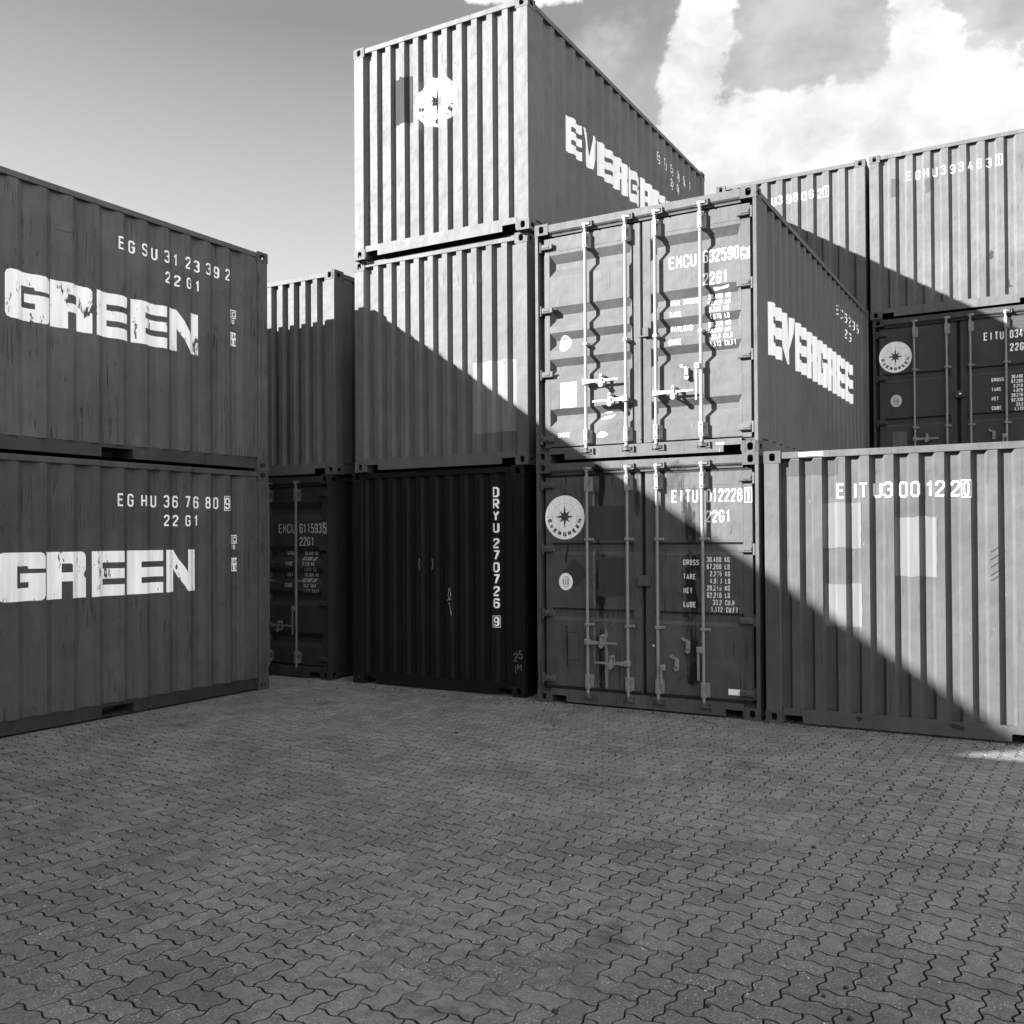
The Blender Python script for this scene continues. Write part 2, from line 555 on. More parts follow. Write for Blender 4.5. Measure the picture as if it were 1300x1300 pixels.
# ------------------------------------------------------------------ marks that follow the sheet
SHIFT = None      # where the tape was held when door marks were measured (x, z, distance)
GL = {
    '0': [('c', [(0, .14), (.22, 0), (.78, 0), (1, .14), (1, .86), (.78, 1), (.22, 1), (0, .86)])],
    '1': [('o', [(.15, .80), (.55, 1), (.55, 0)])],
    '2': [('o', [(0, .74), (0, .88), (.22, 1), (.78, 1), (1, .88), (1, .66), (0, .13), (0, 0), (1, 0)])],
    '3': [('o', [(0, .82), (0, .90), (.22, 1), (.78, 1), (1, .88), (1, .64), (.78, .53), (.40, .53)]),
          ('o', [(.78, .53), (1, .42), (1, .12), (.78, 0), (.22, 0), (0, .10), (0, .18)])],
    '4': [('o', [(.58, 1), (0, .28), (1, .28)]), ('o', [(.74, .52), (.74, 0)])],
    '5': [('o', [(1, 1), (.04, 1), (.0, .56), (.72, .62), (1, .48), (1, .13), (.78, 0), (.22, 0), (0, .12), (0, .2)])],
    '6': [('o', [(1, .80), (1, .88), (.78, 1), (.22, 1), (0, .87), (0, .13), (.22, 0), (.78, 0), (1, .13), (1, .44), (.78, .57), (0, .57)])],
    '7': [('o', [(0, 1), (1, 1), (.36, 0)])],
    '8': [('c', [(.05, .66), (.22, .55), (.78, .55), (.95, .66), (.95, .88), (.78, 1), (.22, 1), (.05, .88)]),
          ('c', [(0, .13), (.22, 0), (.78, 0), (1, .13), (1, .42), (.78, .54), (.22, .54), (0, .42)])],
    '9': [('o', [(0, .20), (0, .12), (.22, 0), (.78, 0), (1, .13), (1, .87), (.78, 1), (.22, 1), (0, .87), (0, .56), (.22, .43), (1, .43)])],
    'A': [('o', [(0, 0), (.5, 1), (1, 0)]), ('o', [(.18, .3), (.82, .3)])],
    'B': [('c', [(0, 0), (.75, 0), (1, .12), (1, .42), (.8, .53), (0, .53)]), ('o', [(0, .53), (0, 1), (.72, 1), (.95, .9), (.95, .64), (.8, .53)])],
    'C': [('o', [(1, .74), (1, .87), (.78, 1), (.22, 1), (0, .87), (0, .13), (.22, 0), (.78, 0), (1, .13), (1, .26)])],
    'D': [('c', [(0, 0), (.7, 0), (1, .16), (1, .84), (.7, 1), (0, 1)])],
    'E': [('o', [(1, 1), (0, 1), (0, 0), (1, 0)]), ('o', [(0, .52), (.85, .52)])],
    'F': [('o', [(1, 1), (0, 1), (0, 0)]), ('o', [(0, .52), (.85, .52)])],
    'G': [('o', [(1, .76), (1, .87), (.78, 1), (.22, 1), (0, .87), (0, .13), (.22, 0), (.78, 0), (1, .13), (1, .48), (.55, .48)])],
    'H': [('o', [(0, 0), (0, 1)]), ('o', [(1, 0), (1, 1)]), ('o', [(0, .5), (1, .5)])],
    'I': [('o', [(.5, 0), (.5, 1)])],
    'K': [('o', [(0, 0), (0, 1)]), ('o', [(1, 1), (.05, .42)]), ('o', [(.32, .58), (1, 0)])],
    'L': [('o', [(0, 1), (0, 0), (1, 0)])],
    'M': [('o', [(0, 0), (0, 1), (.5, .42), (1, 1), (1, 0)])],
    'N': [('o', [(0, 0), (0, 1), (1, 0), (1, 1)])],
    'O': [('c', [(0, .14), (.22, 0), (.78, 0), (1, .14), (1, .86), (.78, 1), (.22, 1), (0, .86)])],
    'P': [('o', [(0, 0), (0, 1), (.75, 1), (1, .88), (1, .58), (.75, .46), (0, .46)])],
    'R': [('o', [(0, 0), (0, 1), (.75, 1), (1, .88), (1, .60), (.75, .49), (0, .49)]), ('o', [(.5, .49), (1, 0)])],
    'S': [('o', [(1, .80), (1, .88), (.78, 1), (.22, 1), (0, .87), (0, .66), (.2, .55), (.8, .46), (1, .36), (1, .13), (.78, 0), (.22, 0), (0, .12), (0, .2)])],
    'T': [('o', [(0, 1), (1, 1)]), ('o', [(.5, 1), (.5, 0)])],
    'U': [('o', [(0, 1), (0, .14), (.22, 0), (.78, 0), (1, .14), (1, 1)])],
    'V': [('o', [(0, 1), (.5, 0), (1, 1)])],
    'X': [('o', [(0, 0), (1, 1)]), ('o', [(0, 1), (1, 0)])],
    'Y': [('o', [(0, 1), (.5, .48), (1, 1)]), ('o', [(.5, .48), (.5, 0)])],
    '.': [('o', [(.35, 0.0), (.65, 0.0)])],
    "'": [('o', [(.5, 1), (.5, .8)])],
    '/': [('o', [(0, 0), (1, 1)])],
}


def ribbon(pts, t, closed):
    """quads of a mitred stroke"""
    n = len(pts)
    P = [Vector(p) for p in pts]
    L, Rr = [], []
    for i in range(n):
        if closed or 0 < i < n-1:
            a = (P[i]-P[i-1]).normalized()
            b = (P[(i+1) % n]-P[i]).normalized()
            nn = Vector((-a.y-b.y, a.x+b.x))
            if nn.length < 0.3:
                nn = Vector((-b.y, b.x))
            nn.normalize()
            k = 1/max(0.45, nn.dot(Vector((-b.y, b.x))))
            off = nn*k
        else:
            d = (P[1]-P[0]) if i == 0 else (P[-1]-P[-2])
            d.normalize()
            off = Vector((-d.y, d.x))
        L.append(P[i]+off*t/2)
        Rr.append(P[i]-off*t/2)
    q = []
    for i in range(n if closed else n-1):
        j = (i+1) % n
        q.append([L[i], Rr[i], Rr[j], L[j]])
    return q


class Marks:
    """flat polygons (a, z, lift) collected, cut along the sheet's folds and laid on the sheet"""
    def __init__(self):
        self.polys = []

    def poly(self, pts, lift=0.0):
        self.polys.append(([(p[0], p[1]) for p in pts], lift))

    def rect(self, a0, a1, z0, z1, lift=0.0):
        self.poly([(a0, z0), (a1, z0), (a1, z1), (a0, z1)], lift)

    def ragged(self, a0, a1, z0, z1, lift=0.0, j=0.012, n=7):
        """rolled-on patch with uneven edges"""
        rr = random.Random(int((a0+z0*3)*1000))
        pts = []
        for i in range(n):
            pts.append((a0+(a1-a0)*i/n, z0+rr.uniform(-j, j)))
        for i in range(n):
            pts.append((a1+rr.uniform(-j, j)*.5, z0+(z1-z0)*i/n))
        for i in range(n):
            pts.append((a1-(a1-a0)*i/n, z1+rr.uniform(-j, j)))
        for i in range(n):
            pts.append((a0+rr.uniform(-j, j)*.5, z1-(z1-z0)*i/n))
        self.poly(pts, lift)

    def glyph(self, ch, a, z, w_, h, th, italic=0.0, rot=0.0, piv=(0, 0)):
        if ch not in GL:
            return
        lift = 0.0
        for kind, pts in GL[ch]:
            pp = [(a+th/2+p[0]*(w_-th), z+th/2+p[1]*(h-th)) for p in pts]
            for quad in ribbon(pp, th, kind == 'c'):
                qq = []
                for p in quad:
                    x, y = p.x+italic*(p.y-z), p.y
                    if rot:
                        dx, dy = x-piv[0], y-piv[1]
                        x, y = piv[0]+dx*math.cos(rot)-dy*math.sin(rot), piv[1]+dx*math.sin(rot)+dy*math.cos(rot)
                    qq.append((x, y))
                self.poly(qq, lift)
                lift += 0.00007

    def text(self, s, a, z, h, adv, th=None, wf=0.76, italic=0.0):
        th = h*0.15 if th is None else th
        for ch in s:
            if ch == '.':
                self.rect(a+adv*.1, a+adv*.1+th, z, z+th, 0.0)
                a += adv*0.45
                continue
            self.glyph(ch, a, z, adv*wf, h, th, italic)
            a += adv
        return a

    def frame(self, a0, a1, z0, z1, t):
        self.rect(a0, a1, z0, z0+t); self.rect(a0, a1, z1-t, z1)
        self.rect(a0, a0+t, z0+t, z1-t, .0001); self.rect(a1-t, a1, z0+t, z1-t, .0001)

    def ellipse(self, ca, cz, ra, rz, lift=0.0, n=48):
        self.poly([(ca+ra*math.cos(2*math.pi*i/n), cz+rz*math.sin(2*math.pi*i/n)) for i in range(n)], lift)

    def build(self, name, mat, parent, face, prof, axis, base, lift=0.0022):
        if base == DOOR_Y and SHIFT:
            cx, cz, dist = SHIFT
            kf = DOOR_Y/dist
            self.polys = [([(a+(a-cx)*kf, z+(z-cz)*kf) for a, z in p], l) for p, l in self.polys]
        """face 'front' (a = x, normal -y) or 'side' (a = y, normal +x); prof folds along axis 'a' or 'z'"""
        bm = bmesh.new()
        lay = bm.faces.layers.float.new('lift')
        for pts, lf in self.polys:
            try:
                f = bm.faces.new([bm.verts.new((p[0], p[1], 0)) for p in pts])
            except ValueError:
                continue
            f[lay] = lf
        if prof is not None:
            lo = min(v.co.x if axis == 'a' else v.co.y for v in bm.verts)
            hi = max(v.co.x if axis == 'a' else v.co.y for v in bm.verts)
            for bk in prof.breaks():
                if lo < bk < hi:
                    bmesh.ops.bisect_plane(bm, geom=list(bm.verts)+list(bm.edges)+list(bm.faces), dist=1e-6,
                                           plane_co=(bk, 0, 0) if axis == 'a' else (0, bk, 0),
                                           plane_no=(1, 0, 0) if axis == 'a' else (0, 1, 0))
        lf = {}
        for f in bm.faces:
            for v in f.verts:
                lf[v.index] = f[lay]
        bm.verts.index_update()
        for f in bm.faces:
            for v in f.verts:
                lf[v.index] = f[lay]
        for v in bm.verts:
            a, z = v.co.x, v.co.y
            d = (prof(a if axis == 'a' else z) if prof is not None else 0.0)+base-lift-lf.get(v.index, 0.0)
            v.co = Vector((a, d, z)) if face == 'front' else Vector((W-d, a, z))
        want = Vector((0, -1, 0)) if face == 'front' else Vector((1, 0, 0))
        bm.normal_update()
        for f in bm.faces:
            if f.normal.dot(want) < 0:
                f.normal_flip()
        me = bpy.data.meshes.new(name)
        bm.to_mesh(me)
        bm.free()
        me.materials.append(mat)
        o = bpy.data.objects.new(name, me)
        sc.collection.objects.link(o)
        o.parent = parent
        return o


def big_letter(mk, ch, a, z, w_, h):
    """heavy block capitals of the line's name"""
    def P(pts, l=0.0):
        mk.poly([(a+p[0]*w_, z+p[1]*h) for p in pts], l)

    def B(x0, x1, y0, y1):
        P([(x0, y0), (x1, y0), (x1, y1), (x0, y1)])
    if ch == 'E':
        B(0, .36, 0, 1); B(.36, 1, .745, 1); B(.36, 1, .385, .61); B(.36, 1, 0, .25)
    elif ch == 'G':
        c = .10
        P([(0, c), (.03, .03), (c, 0), (.36, 0), (.36, 1), (c, 1), (.03, .97), (0, 1-c)])
        P([(.36, 0), (1-c, 0), (.97, .03), (1, c), (1, .27), (.36, .27)])
        P([(.36, .72), (.64, .72), (.66, .66), (1, .66), (1, 1-c), (.97, .97), (1-c, 1), (.36, 1)])
        B(.66, 1, .27, .57); P([(.44, .39), (.66, .39), (.66, .57), (.44, .57)])
    elif ch == 'R':
        c = .09
        B(0, .39, 0, 1)
        P([(.39, .75), (.60, .75), (.63, .72), (.63, 1), (.39, 1)])
        P([(.63, .56), (.96, .52), (1, .60), (1, 1-c), (.97, .97), (1-c, 1), (.63, 1)])
        B(.39, .63, .37, .56)
        P([(.63, 0), (1, 0), (1, .42), (.96, .47), (.96, .52), (.63, .56)])
    elif ch == 'N':
        B(0, .29, 0, 1); P([(.29, 1), (.29, .55), (.71, 0), (.71, .45)]); B(.71, 1, 0, 1)
    elif ch == 'V':
        P([(0, 1), (.36, .0), (.5, 0), (.5, .34), (.36, 1)]); P([(.5, 0), (.64, 0), (1, 1), (.64, 1), (.5, .34)])


def word(mk, s, a, z, h, w_, gap):
    for ch in s:
        big_letter(mk, ch, a, z, w_, h)
        a += w_+gap
    return a


def emblem(ca, cz, r, parent, prof, axis, base, white, dark, worn=False):
    """white globe disc with an eight-pointed star and the line's name round the lower rim"""
    k = Marks()
    k.ellipse(ca, cz, r, r, 0, 64)
    k.build('emblem_disc', white, parent, 'front', prof, axis, base, 0.0022)
    d = Marks()
    pts = []
    for i in range(16):
        a = math.pi/2+i*math.pi/8
        rr = {0: .50 if i % 8 == 0 else .44}.get(i % 4, None)
        if i % 4 == 0:
            rr = .57 if i in (0, 8) else .48
        elif i % 2 == 0:
            rr = .36
        else:
            rr = .165
        pts.append((ca+r*rr*math.cos(a), cz+r*.03+r*rr*math.sin(a)))
    cc = (ca, cz+r*.03)
    for i in range(16):
        d.poly([cc, pts[i], pts[(i+1) % 16]])
    s = 'EVERGREEN'
    n = len(s)
    hh, ww = r*.19, r*.175
    for i, ch in enumerate(s):
        an = -math.pi/2+(i-(n-1)/2)*R(19.5)
        px, pz = ca+r*.86*math.cos(an), cz+r*.86*math.sin(an)
        rot = an+math.pi/2
        # glyph stands with its head towards the centre
        bx, bz = px-ww/2, pz
        d.glyph(ch, bx, bz, ww, hh, r*.055, 0.0, rot, (px, pz))
    if not worn:
        # thin globe lines
        g = Marks()
        lw = r*.011
        for rr in (.32, .62, ):
            ring = [(ca+r*rr*math.cos(R(q)), cz+r*.03+r*rr*math.sin(R(q))) for q in range(-30, 211, 8)]
            for quad in ribbon(ring, lw, False):
                g.poly(quad)
        for q in range(0, 360, 45):
            a0, a1 = .34, .62
            if q in (225, 270, 315):
                continue
            p0 = (ca+r*(.46 if q % 90 == 0 else .32)*math.cos(R(q)), cz+r*.03+r*(.46 if q % 90 == 0 else .32)*math.sin(R(q)))
            p1 = (ca+r*.95*math.cos(R(q)), cz+r*.03+r*.93*math.sin(R(q)))
            for quad in ribbon([p0, p1], lw, False):
                g.poly(quad, .00008)
        g.build('emblem_lines', simple_get('faded_ink', 0.22), parent, 'front', prof, axis, base, 0.0029)
    d.build('emblem_star_and_name', dark, parent, 'front', prof, axis, base, 0.0034)


_cache = {}


def simple_get(name, alb):
    if name not in _cache:
        _cache[name] = simple(name, alb, 0.6, var=0.1)
    return _cache[name]


def badge(ca, cz, wx, hz, parent, base, white, dark, prof=None):
    k = Marks(); k.ellipse(ca, cz, wx/2, hz/2, 0, 32); k.build('oval_badge', white, parent, 'front', prof, 'z', base, .0022)
    d = Marks()
    ring = [(ca+wx*.22*math.cos(R(q)), cz+hz*.30*math.sin(R(q))) for q in range(0, 360, 20)]
    for quad in ribbon(ring, .005, True):
        d.poly(quad)
    for i, dx in enumerate((-.25, 0, .25)):
        d.rect(ca+wx*dx*.55-.004, ca+wx*dx*.55+.004, cz-hz*.18, cz+hz*(.12 if i != 1 else .2), .0002)
    d.build('badge_print', dark, parent, 'front', prof, 'z', base, .003)


# ------------------------------------------------------------------ the container
def corr_wall(prof, z0, z1, mk, name, mat, parent):
    mb = MB()
    pts = prof.p
    vs, fs = [], []
    for (a, d) in pts:
        vs.append(mk(a, z0, d)); vs.append(mk(a, z1, d))
    for i in range(len(pts)-1):
        fs.append((2*i, 2*i+2, 2*i+3, 2*i+1))
    mb.add(vs, fs)
    return mb.build(name, mat, parent)


def container(name, label, cat, grp, x, y, z, rot, paint, front='end', pitch=0.205, first=0.165, cd_=0.045,
              grooves=None, steel=None, gap_mat=None, sill_z=0.155, seam=0.024, frame_paint=None, pockets=True, side0=0.351, rail_paint=None):
    root = bpy.data.objects.new(name, None)
    root.empty_display_size = 0.5
    sc.collection.objects.link(root)
    root.location = (x, y, z)
    root.rotation_euler = (0, 0, R(rot))
    root['label'] = label
    root['category'] = cat
    root['group'] = grp
    info = {'root': root}
    fp = frame_paint or paint
    cmat = container_paint(paint.name+'_castings', ALB[paint.name]*0.85, 40+len(ALB), dirt=1.4, chips=2.2, chip_light=1.0, rough=0.65)
    # castings
    for xr in (0, 1):
        for yb in (0, 1):
            for zt in (0, 1):
                casting(xr, yb, zt).build('corner_casting', cmat, root)
    # corner posts
    zc0, zc1 = 0.118, H-0.118
    for xr in (0, 1):
        for yb in (0, 1):
            mb = MB()
            X = (lambda q: W-q) if xr else (lambda q: q)
            Y = (lambda q: LG-q) if yb else (lambda q: q)
            if front == 'door' and not yb:
                poly = [(0.0, 0.0), (0.034, 0.0), (0.034, 0.114), (0.165, 0.114), (0.165, 0.150), (0.0, 0.150)]
            else:
                poly = [(0.006, 0.0), (0.140, 0.0), (0.150, 0.010), (0.150, 0.036), (0.07, 0.036), (0.07, 0.10), (0.036, 0.10), (0.036, 0.160), (0.0, 0.160), (0.0, 0.006)]
            mb.prism([(X(a), Y(b)) for a, b in poly], 'z', zc0, zc1)
            mb.build('corner_post', fp, root)
    # side walls, rails
    mkR = lambda a, zz, d: (W-0.012-d, a, zz)
    mkL = lambda a, zz, d: (0.012+d, a, zz)
    sprof = side_profile(side0)
    info['sprof'] = sprof
    info['side'] = corr_wall(sprof, Z0P, Z1P, mkR, 'side_wall', paint, root)
    corr_wall(sprof, Z0P, Z1P, mkL, 'side_wall', paint, root)
    nots = [(1.83, 2.19, 0.118), (3.84, 4.205, 0.118)] if pockets else []
    for s in (1, 0):
        mb = MB()
        mk = (lambda a, zz, d: (W-d, a, zz)) if s else (lambda a, zz, d: (d, a, zz))
        strip_poly(mb, 0.178, LG-0.178, 0.022, 0.158, nots, mk, 0.026, 0.032)
        # returning flange on top of the rail
        mb2 = MB()
        mb.build('bottom_rail', rail_paint or fp, root)
        mb2.bbox(*( (W-0.058, W-0.002) if s else (0.002, 0.058)), 0.160, LG-0.160, 2.512, 2.572, 0.005)
        mb2.build('top_rail', fp, root)
        if nots:
            for n0, n1, tp in nots:
                p = MB()
                mk3 = (lambda q: W-q) if s else (lambda q: q)
                vs = [(mk3(0.0325), n0, 0.022), (mk3(0.0325), n1, 0.022), (mk3(0.0325), n1, tp), (mk3(0.0325), n0, tp)]
                vs2 = [(mk3(0.35), b, c) for a, b, c in vs]
                p.add(vs+vs2, [(0, 1, 5, 4), (1, 2, 6, 5), (2, 3, 7, 6), (3, 0, 4, 7), (4, 5, 6, 7)])
                p.build('fork_pocket', FLOOR_DARK, root, fix=False)
    # roof and floor
    rf = MB()
    rf.box(0.03, W-0.03, 0.03, LG-0.03, 2.552, 2.562)
    rf.build('roof', paint, root)
    fl = MB()
    fl.box(0.03, W-0.03, 0.06, LG-0.06, 0.120, 0.148)
    q = 0.45
    while q < LG-0.3:
        if not any(n0-0.05 < q < n1+0.05 for n0, n1, tp in nots):
            fl.box(0.03, W-0.03, q, q+0.04, 0.03, 0.119)
        q += 0.3
    fl.build('floor', FLOOR_DARK, root)
    # rear end
    pr = end_profile(0.25, 0.2, 0.045)
    corr_wall(pr, Z0P, Z1P, lambda a, zz, d: (a, LG-0.012-d, zz), 'end_wall', paint, root)
    mb = MB(); mb.bbox(0.162, W-0.162, LG-0.06, LG-0.006, 2.512, 2.575); mb.build('end_header', fp, root)
    mb = MB(); mb.bbox(0.162, W-0.162, LG-0.05, LG-0.005, 0.022, 0.158); mb.build('end_sill', fp, root)
    if front == 'end':
        pr = end_profile(pitch, first, cd_)
        info['prof'] = pr
        info['wall'] = corr_wall(pr, Z0P, Z1P, lambda a, zz, d: (a, END_Y+d, zz), 'end_wall', paint, root)
        mb = MB(); mb.bbox(0.162, W-0.162, 0.0055, 0.062, 2.512, 2.575, 0.004); mb.build('end_header', fp, root)
        mb = MB()
        strip_poly(mb, 0.162, W-0.162, 0.020, sill_z, [(0.172, 0.345, 0.085), (W-0.345, W-0.172, 0.085)], lambda a, zz, d: (a, d, zz), 0.004, 0.012)
        mb.build('end_sill', fp, root)
        return info
    # ---------------- door end
    st = steel or STEEL
    info['grooves'] = grooves
    zb, zt = 0.168, 2.440
    gp = groove_profile(grooves, zb+0.0, zt)
    info['prof'] = gp
    hd = MB()
    hd.prism([(0.002, 2.575), (0.002, 2.500), (0.012, 2.485), (0.030, 2.470), (0.034, 2.452), (0.12, 2.452), (0.12, 2.575)], 'x', 0.162, W-0.162)
    hd.build('door_header', fp, root)
    sl = MB()
    strip_poly(sl, 0.162, W-0.162, 0.020, 0.148, [(0.172, 0.345, 0.085), (W-0.345, W-0.172, 0.085)], lambda a, zz, d: (a, d, zz), 0.003, 0.012)
    sl.box(0.162, W-0.162, 0.012, 0.12, 0.140, 0.1475)
    sl.build('door_sill', fp, root)
    # black seal round and between the doors
    gm = MB()
    gm.box(0.0355, W-0.0355, 0.107, 0.113, 0.150, 2.4515)
    gm.build('door_seal', gap_mat or RUBBER, root)
    doors = []
    mid = W/2+0.006
    for s in (0, 1):
        x0, x1 = (0.085, mid-seam/2) if s == 0 else (mid+seam/2, W-0.074)
        d = MB()
        fw0, fw1 = (0.068, 0.090) if s == 0 else (0.090, 0.095)   # frame widths left/right of the sheet
        pa, pb = x0+fw0, x1-fw1
        y0 = DOOR_Y
        # frame: stiles and rails (butted)
        d.bbox(x0, pa, y0, y0+0.060, zb-0.012, zt, 0.003)
        d.bbox(pb, x1, y0, y0+0.060, zb-0.012, zt, 0.003)
        # grooved sheet, ends sloping like a pressing
        pts = gp.p
        inset = 0.045 if grooves is G_MANY else 0.012
        vs, fs = [], []
        for (zz, dp) in pts:
            k = dp/0.05*inset if grooves is G_MANY else (inset if dp > 0 else 0)
            vs += [(pa, y0, zz), (pa+k, y0+dp, zz), (pb-k, y0+dp, zz), (pb, y0, zz)]
        for i in range(len(pts)-1):
            a = 4*i; b = a+4
            for j in range(3):
                fs.append((a+j, a+j+1, b+j+1, b+j))
        d.add(vs, fs)
        # weld seams across the sheet near top
        d.box(pa+0.001, pb-0.001, y0-0.0025, y0+0.001, 2.292, 2.297)
        door = d.build('door', paint, root)
        doors.append(door)
        if seam >= 0.03:
            for z0_, z1_ in ((zb-0.020, zb+0.016), (zt-0.014, zt+0.011)):
                gs = MB(); gs.bbox(x0+0.004, x1-0.004, y0-0.0035, y0+0.010, z0_, z1_, 0.0015); gs.build('rubber_lip', RUBBER, door)
        # rounded cover strip on the meeting edge
        if seam < 0.03 and s == 0:
            t_ = MB(); t_.tube((x1-0.006, y0+0.004, zb+0.03), (x1-0.006, y0+0.004, zt-0.01), 0.017, 14)
            t_.build('cover_strip', fp, door, smooth=True)
        # hinges
        for hz in (0.252, 0.955, 1.652, 2.345):
            hb = MB()
            if s == 0:
                a0, a1 = 0.036, 0.205
            else:
                a0, a1 = W-0.205, W-0.036
            pin = 0.052 if s == 0 else W-0.052
            hb.bbox(a0+0.03, a1, 0.012, 0.040, hz-0.032, hz+0.032, 0.010) if s == 0 else hb.bbox(a0, a1-0.03, 0.012, 0.040, hz-0.032, hz+0.032, 0.010)
            hb.bbox(a0+0.05, a1-0.045, 0.006, 0.014, hz-0.012, hz+0.014, 0.003)
            hb.tube((pin, 0.030, hz-0.055), (pin, 0.030, hz+0.055), 0.016, 12)
            hb.box(pin-0.012, pin+0.012, 0.036, 0.106, hz-0.048, hz-0.034)
            hb.box(pin-0.012, pin+0.012, 0.036, 0.106, hz+0.034, hz+0.048)
            hb.build('hinge', fp, door)
    # lock rods with cams, guides and handles
    rods = [0.602, 1.062, 1.392, 1.872]
    yr = 0.004
    info['doors'] = doors
    mids = (1.235,) if grooves is G_MANY else (0.855, 1.755)
    for i, rx in enumerate(rods):
        door = doors[0] if i < 2 else doors[1]
        rb = MB()
        rb.tube((rx, yr, 0.095), (rx, yr, 2.525), 0.0168, 14)
        rb.build('lock_rod', st, door, smooth=True)
        for zz0, zz1, up in ((2.255, 2.425, 1), (0.175, 0.335, 0)):
            g = MB()
            # guide plate standing beside the rod, straps round it
            g.bbox(rx-0.026, rx+0.052, DOOR_Y-0.006, DOOR_Y-0.0030, zz0+0.010, zz1-0.010, 0.001)
            g.bbox(rx-0.021, rx+0.021, yr-0.023, yr-0.016, zz0+0.004, zz1-0.004, 0.003)
            g.bbox(rx-0.023, rx-0.017, yr-0.020, DOOR_Y-0.006, zz0+0.004, zz1-0.004, 0.002)
            g.bbox(rx+0.017, rx+0.023, yr-0.020, DOOR_Y-0.006, zz0+0.004, zz0+0.050, 0.002)
            g.bbox(rx+0.017, rx+0.023, yr-0.020, DOOR_Y-0.006, zz1-0.050, zz1-0.004, 0.002)
            for bz in (zz0+0.03, zz1-0.03):
                g.tube((rx-0.006, yr-0.025, bz), (rx-0.006, yr-0.034, bz), 0.008, 6)
                g.tube((rx+0.040, DOOR_Y-0.006, bz), (rx+0.040, DOOR_Y-0.014, bz), 0.007, 6)
            g.build('rod_guide', st, door)
            # cam and keeper
            c = MB()
            zc = 2.508 if up else 0.098
            sg = 1 if up else -1
            c.tube((rx, yr, zc-0.035*sg), (rx, yr, zc+0.012*sg), 0.026, 10)
            c.prism([(rx-0.030, yr-0.020), (rx+0.012, yr-0.034), (rx+0.058, yr-0.014), (rx+0.062, yr+0.000), (rx+0.030, yr+0.006), (rx-0.026, yr+0.004)], 'z', zc-0.012, zc+0.012)
            c.build('cam', st if up else fp, door)
            k2 = MB()
            k2.bbox(rx+0.020, rx+0.090, yr-0.012, 0.004, zc+0.016, zc+0.030, 0.003)
            k2.bbox(rx+0.020, rx+0.090, yr-0.012, 0.004, zc-0.032, zc-0.018, 0.003)
            k2.bbox(rx+0.078, rx+0.092, yr-0.022, 0.003, zc-0.034, zc+0.032, 0.003)
            k2.bbox(rx-0.052, rx-0.036, yr-0.012, 0.003, zc-0.020, zc+0.020, 0.003)
            k2.box(rx-0.050, rx+0.086, 0.0012, 0.0028, zc-0.030, zc+0.028)
            k2.build('cam_keeper', fp, door)
        for mz in mids:
            g = MB()
            g.bbox(rx-0.040, rx+0.062, DOOR_Y-0.012, DOOR_Y-0.0035, mz-0.014, mz+0.014, 0.002)
            g.bbox(rx-0.024, rx+0.024, yr-0.024, DOOR_Y-0.010, mz-0.016, mz+0.016, 0.004)
            g.tube((rx+0.048, DOOR_Y-0.010, mz), (rx+0.048, DOOR_Y-0.022, mz), 0.008, 6)
            g.build('rod_guide', st, door)
    # lock box over the meeting edge
    lb = MB()
    if seam >= 0.03:
        lb.bbox(1.172, 1.310, 0.006, DOOR_Y-0.0035, 1.272, 1.382, 0.006)
        lb.build('lock_box', fp, doors[0])
    else:
        lb.bbox(1.245, 1.312, 0.012, DOOR_Y-0.0035, 1.240, 1.338, 0.005)
        lb.bbox(1.190, 1.300, 0.030, DOOR_Y-0.004, 1.246, 1.262, 0.003)
        lb.build('lock_box', fp, doors[0])
    return info


def lever(door, st, rx, zz, tip, horizontal=True, drop=0.0):
    """door handle: hub on the rod, lever to tip"""
    yr = 0.004
    h = MB()
    if horizontal:
        sg = 1 if tip > rx else -1
        h.bbox(rx-0.028, rx+0.028, yr-0.036, yr+0.020, zz-0.032, zz+0.032, 0.006)
        x1 = rx+sg*0.028
        n0, n1, n2 = rx+sg*0.11, rx+sg*0.2, tip
        Z = lambda q: zz+drop*abs(q-rx)
        for (a, b, h0, h1) in ((x1, n0, .022, .016), (n0, n1, .016, .012), (n1, n2, .012, .010)):
            h.add([(a, yr-.030, Z(a)-h0), (a, yr-.018, Z(a)-h0), (a, yr-.018, Z(a)+h0), (a, yr-.030, Z(a)+h0),
                   (b, yr-.030, Z(b)-h1), (b, yr-.018, Z(b)-h1), (b, yr-.018, Z(b)+h1), (b, yr-.030, Z(b)+h1)],
                  [(0, 1, 2, 3), (7, 6, 5, 4), (0, 4, 5, 1), (1, 5, 6, 2), (2, 6, 7, 3), (3, 7, 4, 0)])
        h.tube((rx-.004, yr-.036, zz), (rx-.004, yr-.044, zz), .009, 8)
    else:
        s = -0.045
        h.bbox(rx-0.062, rx-0.004, yr-0.036, yr-0.010, zz-0.004, zz+0.056, 0.005)
        h.bbox(rx+s-0.011, rx+s+0.011, yr-0.030, yr-0.018, tip, zz-0.004, 0.003)
        h.tube((rx+s, yr-.036, zz+.028), (rx+s, yr-.044, zz+.028), .009, 8)
    h.build('handle', st, door)


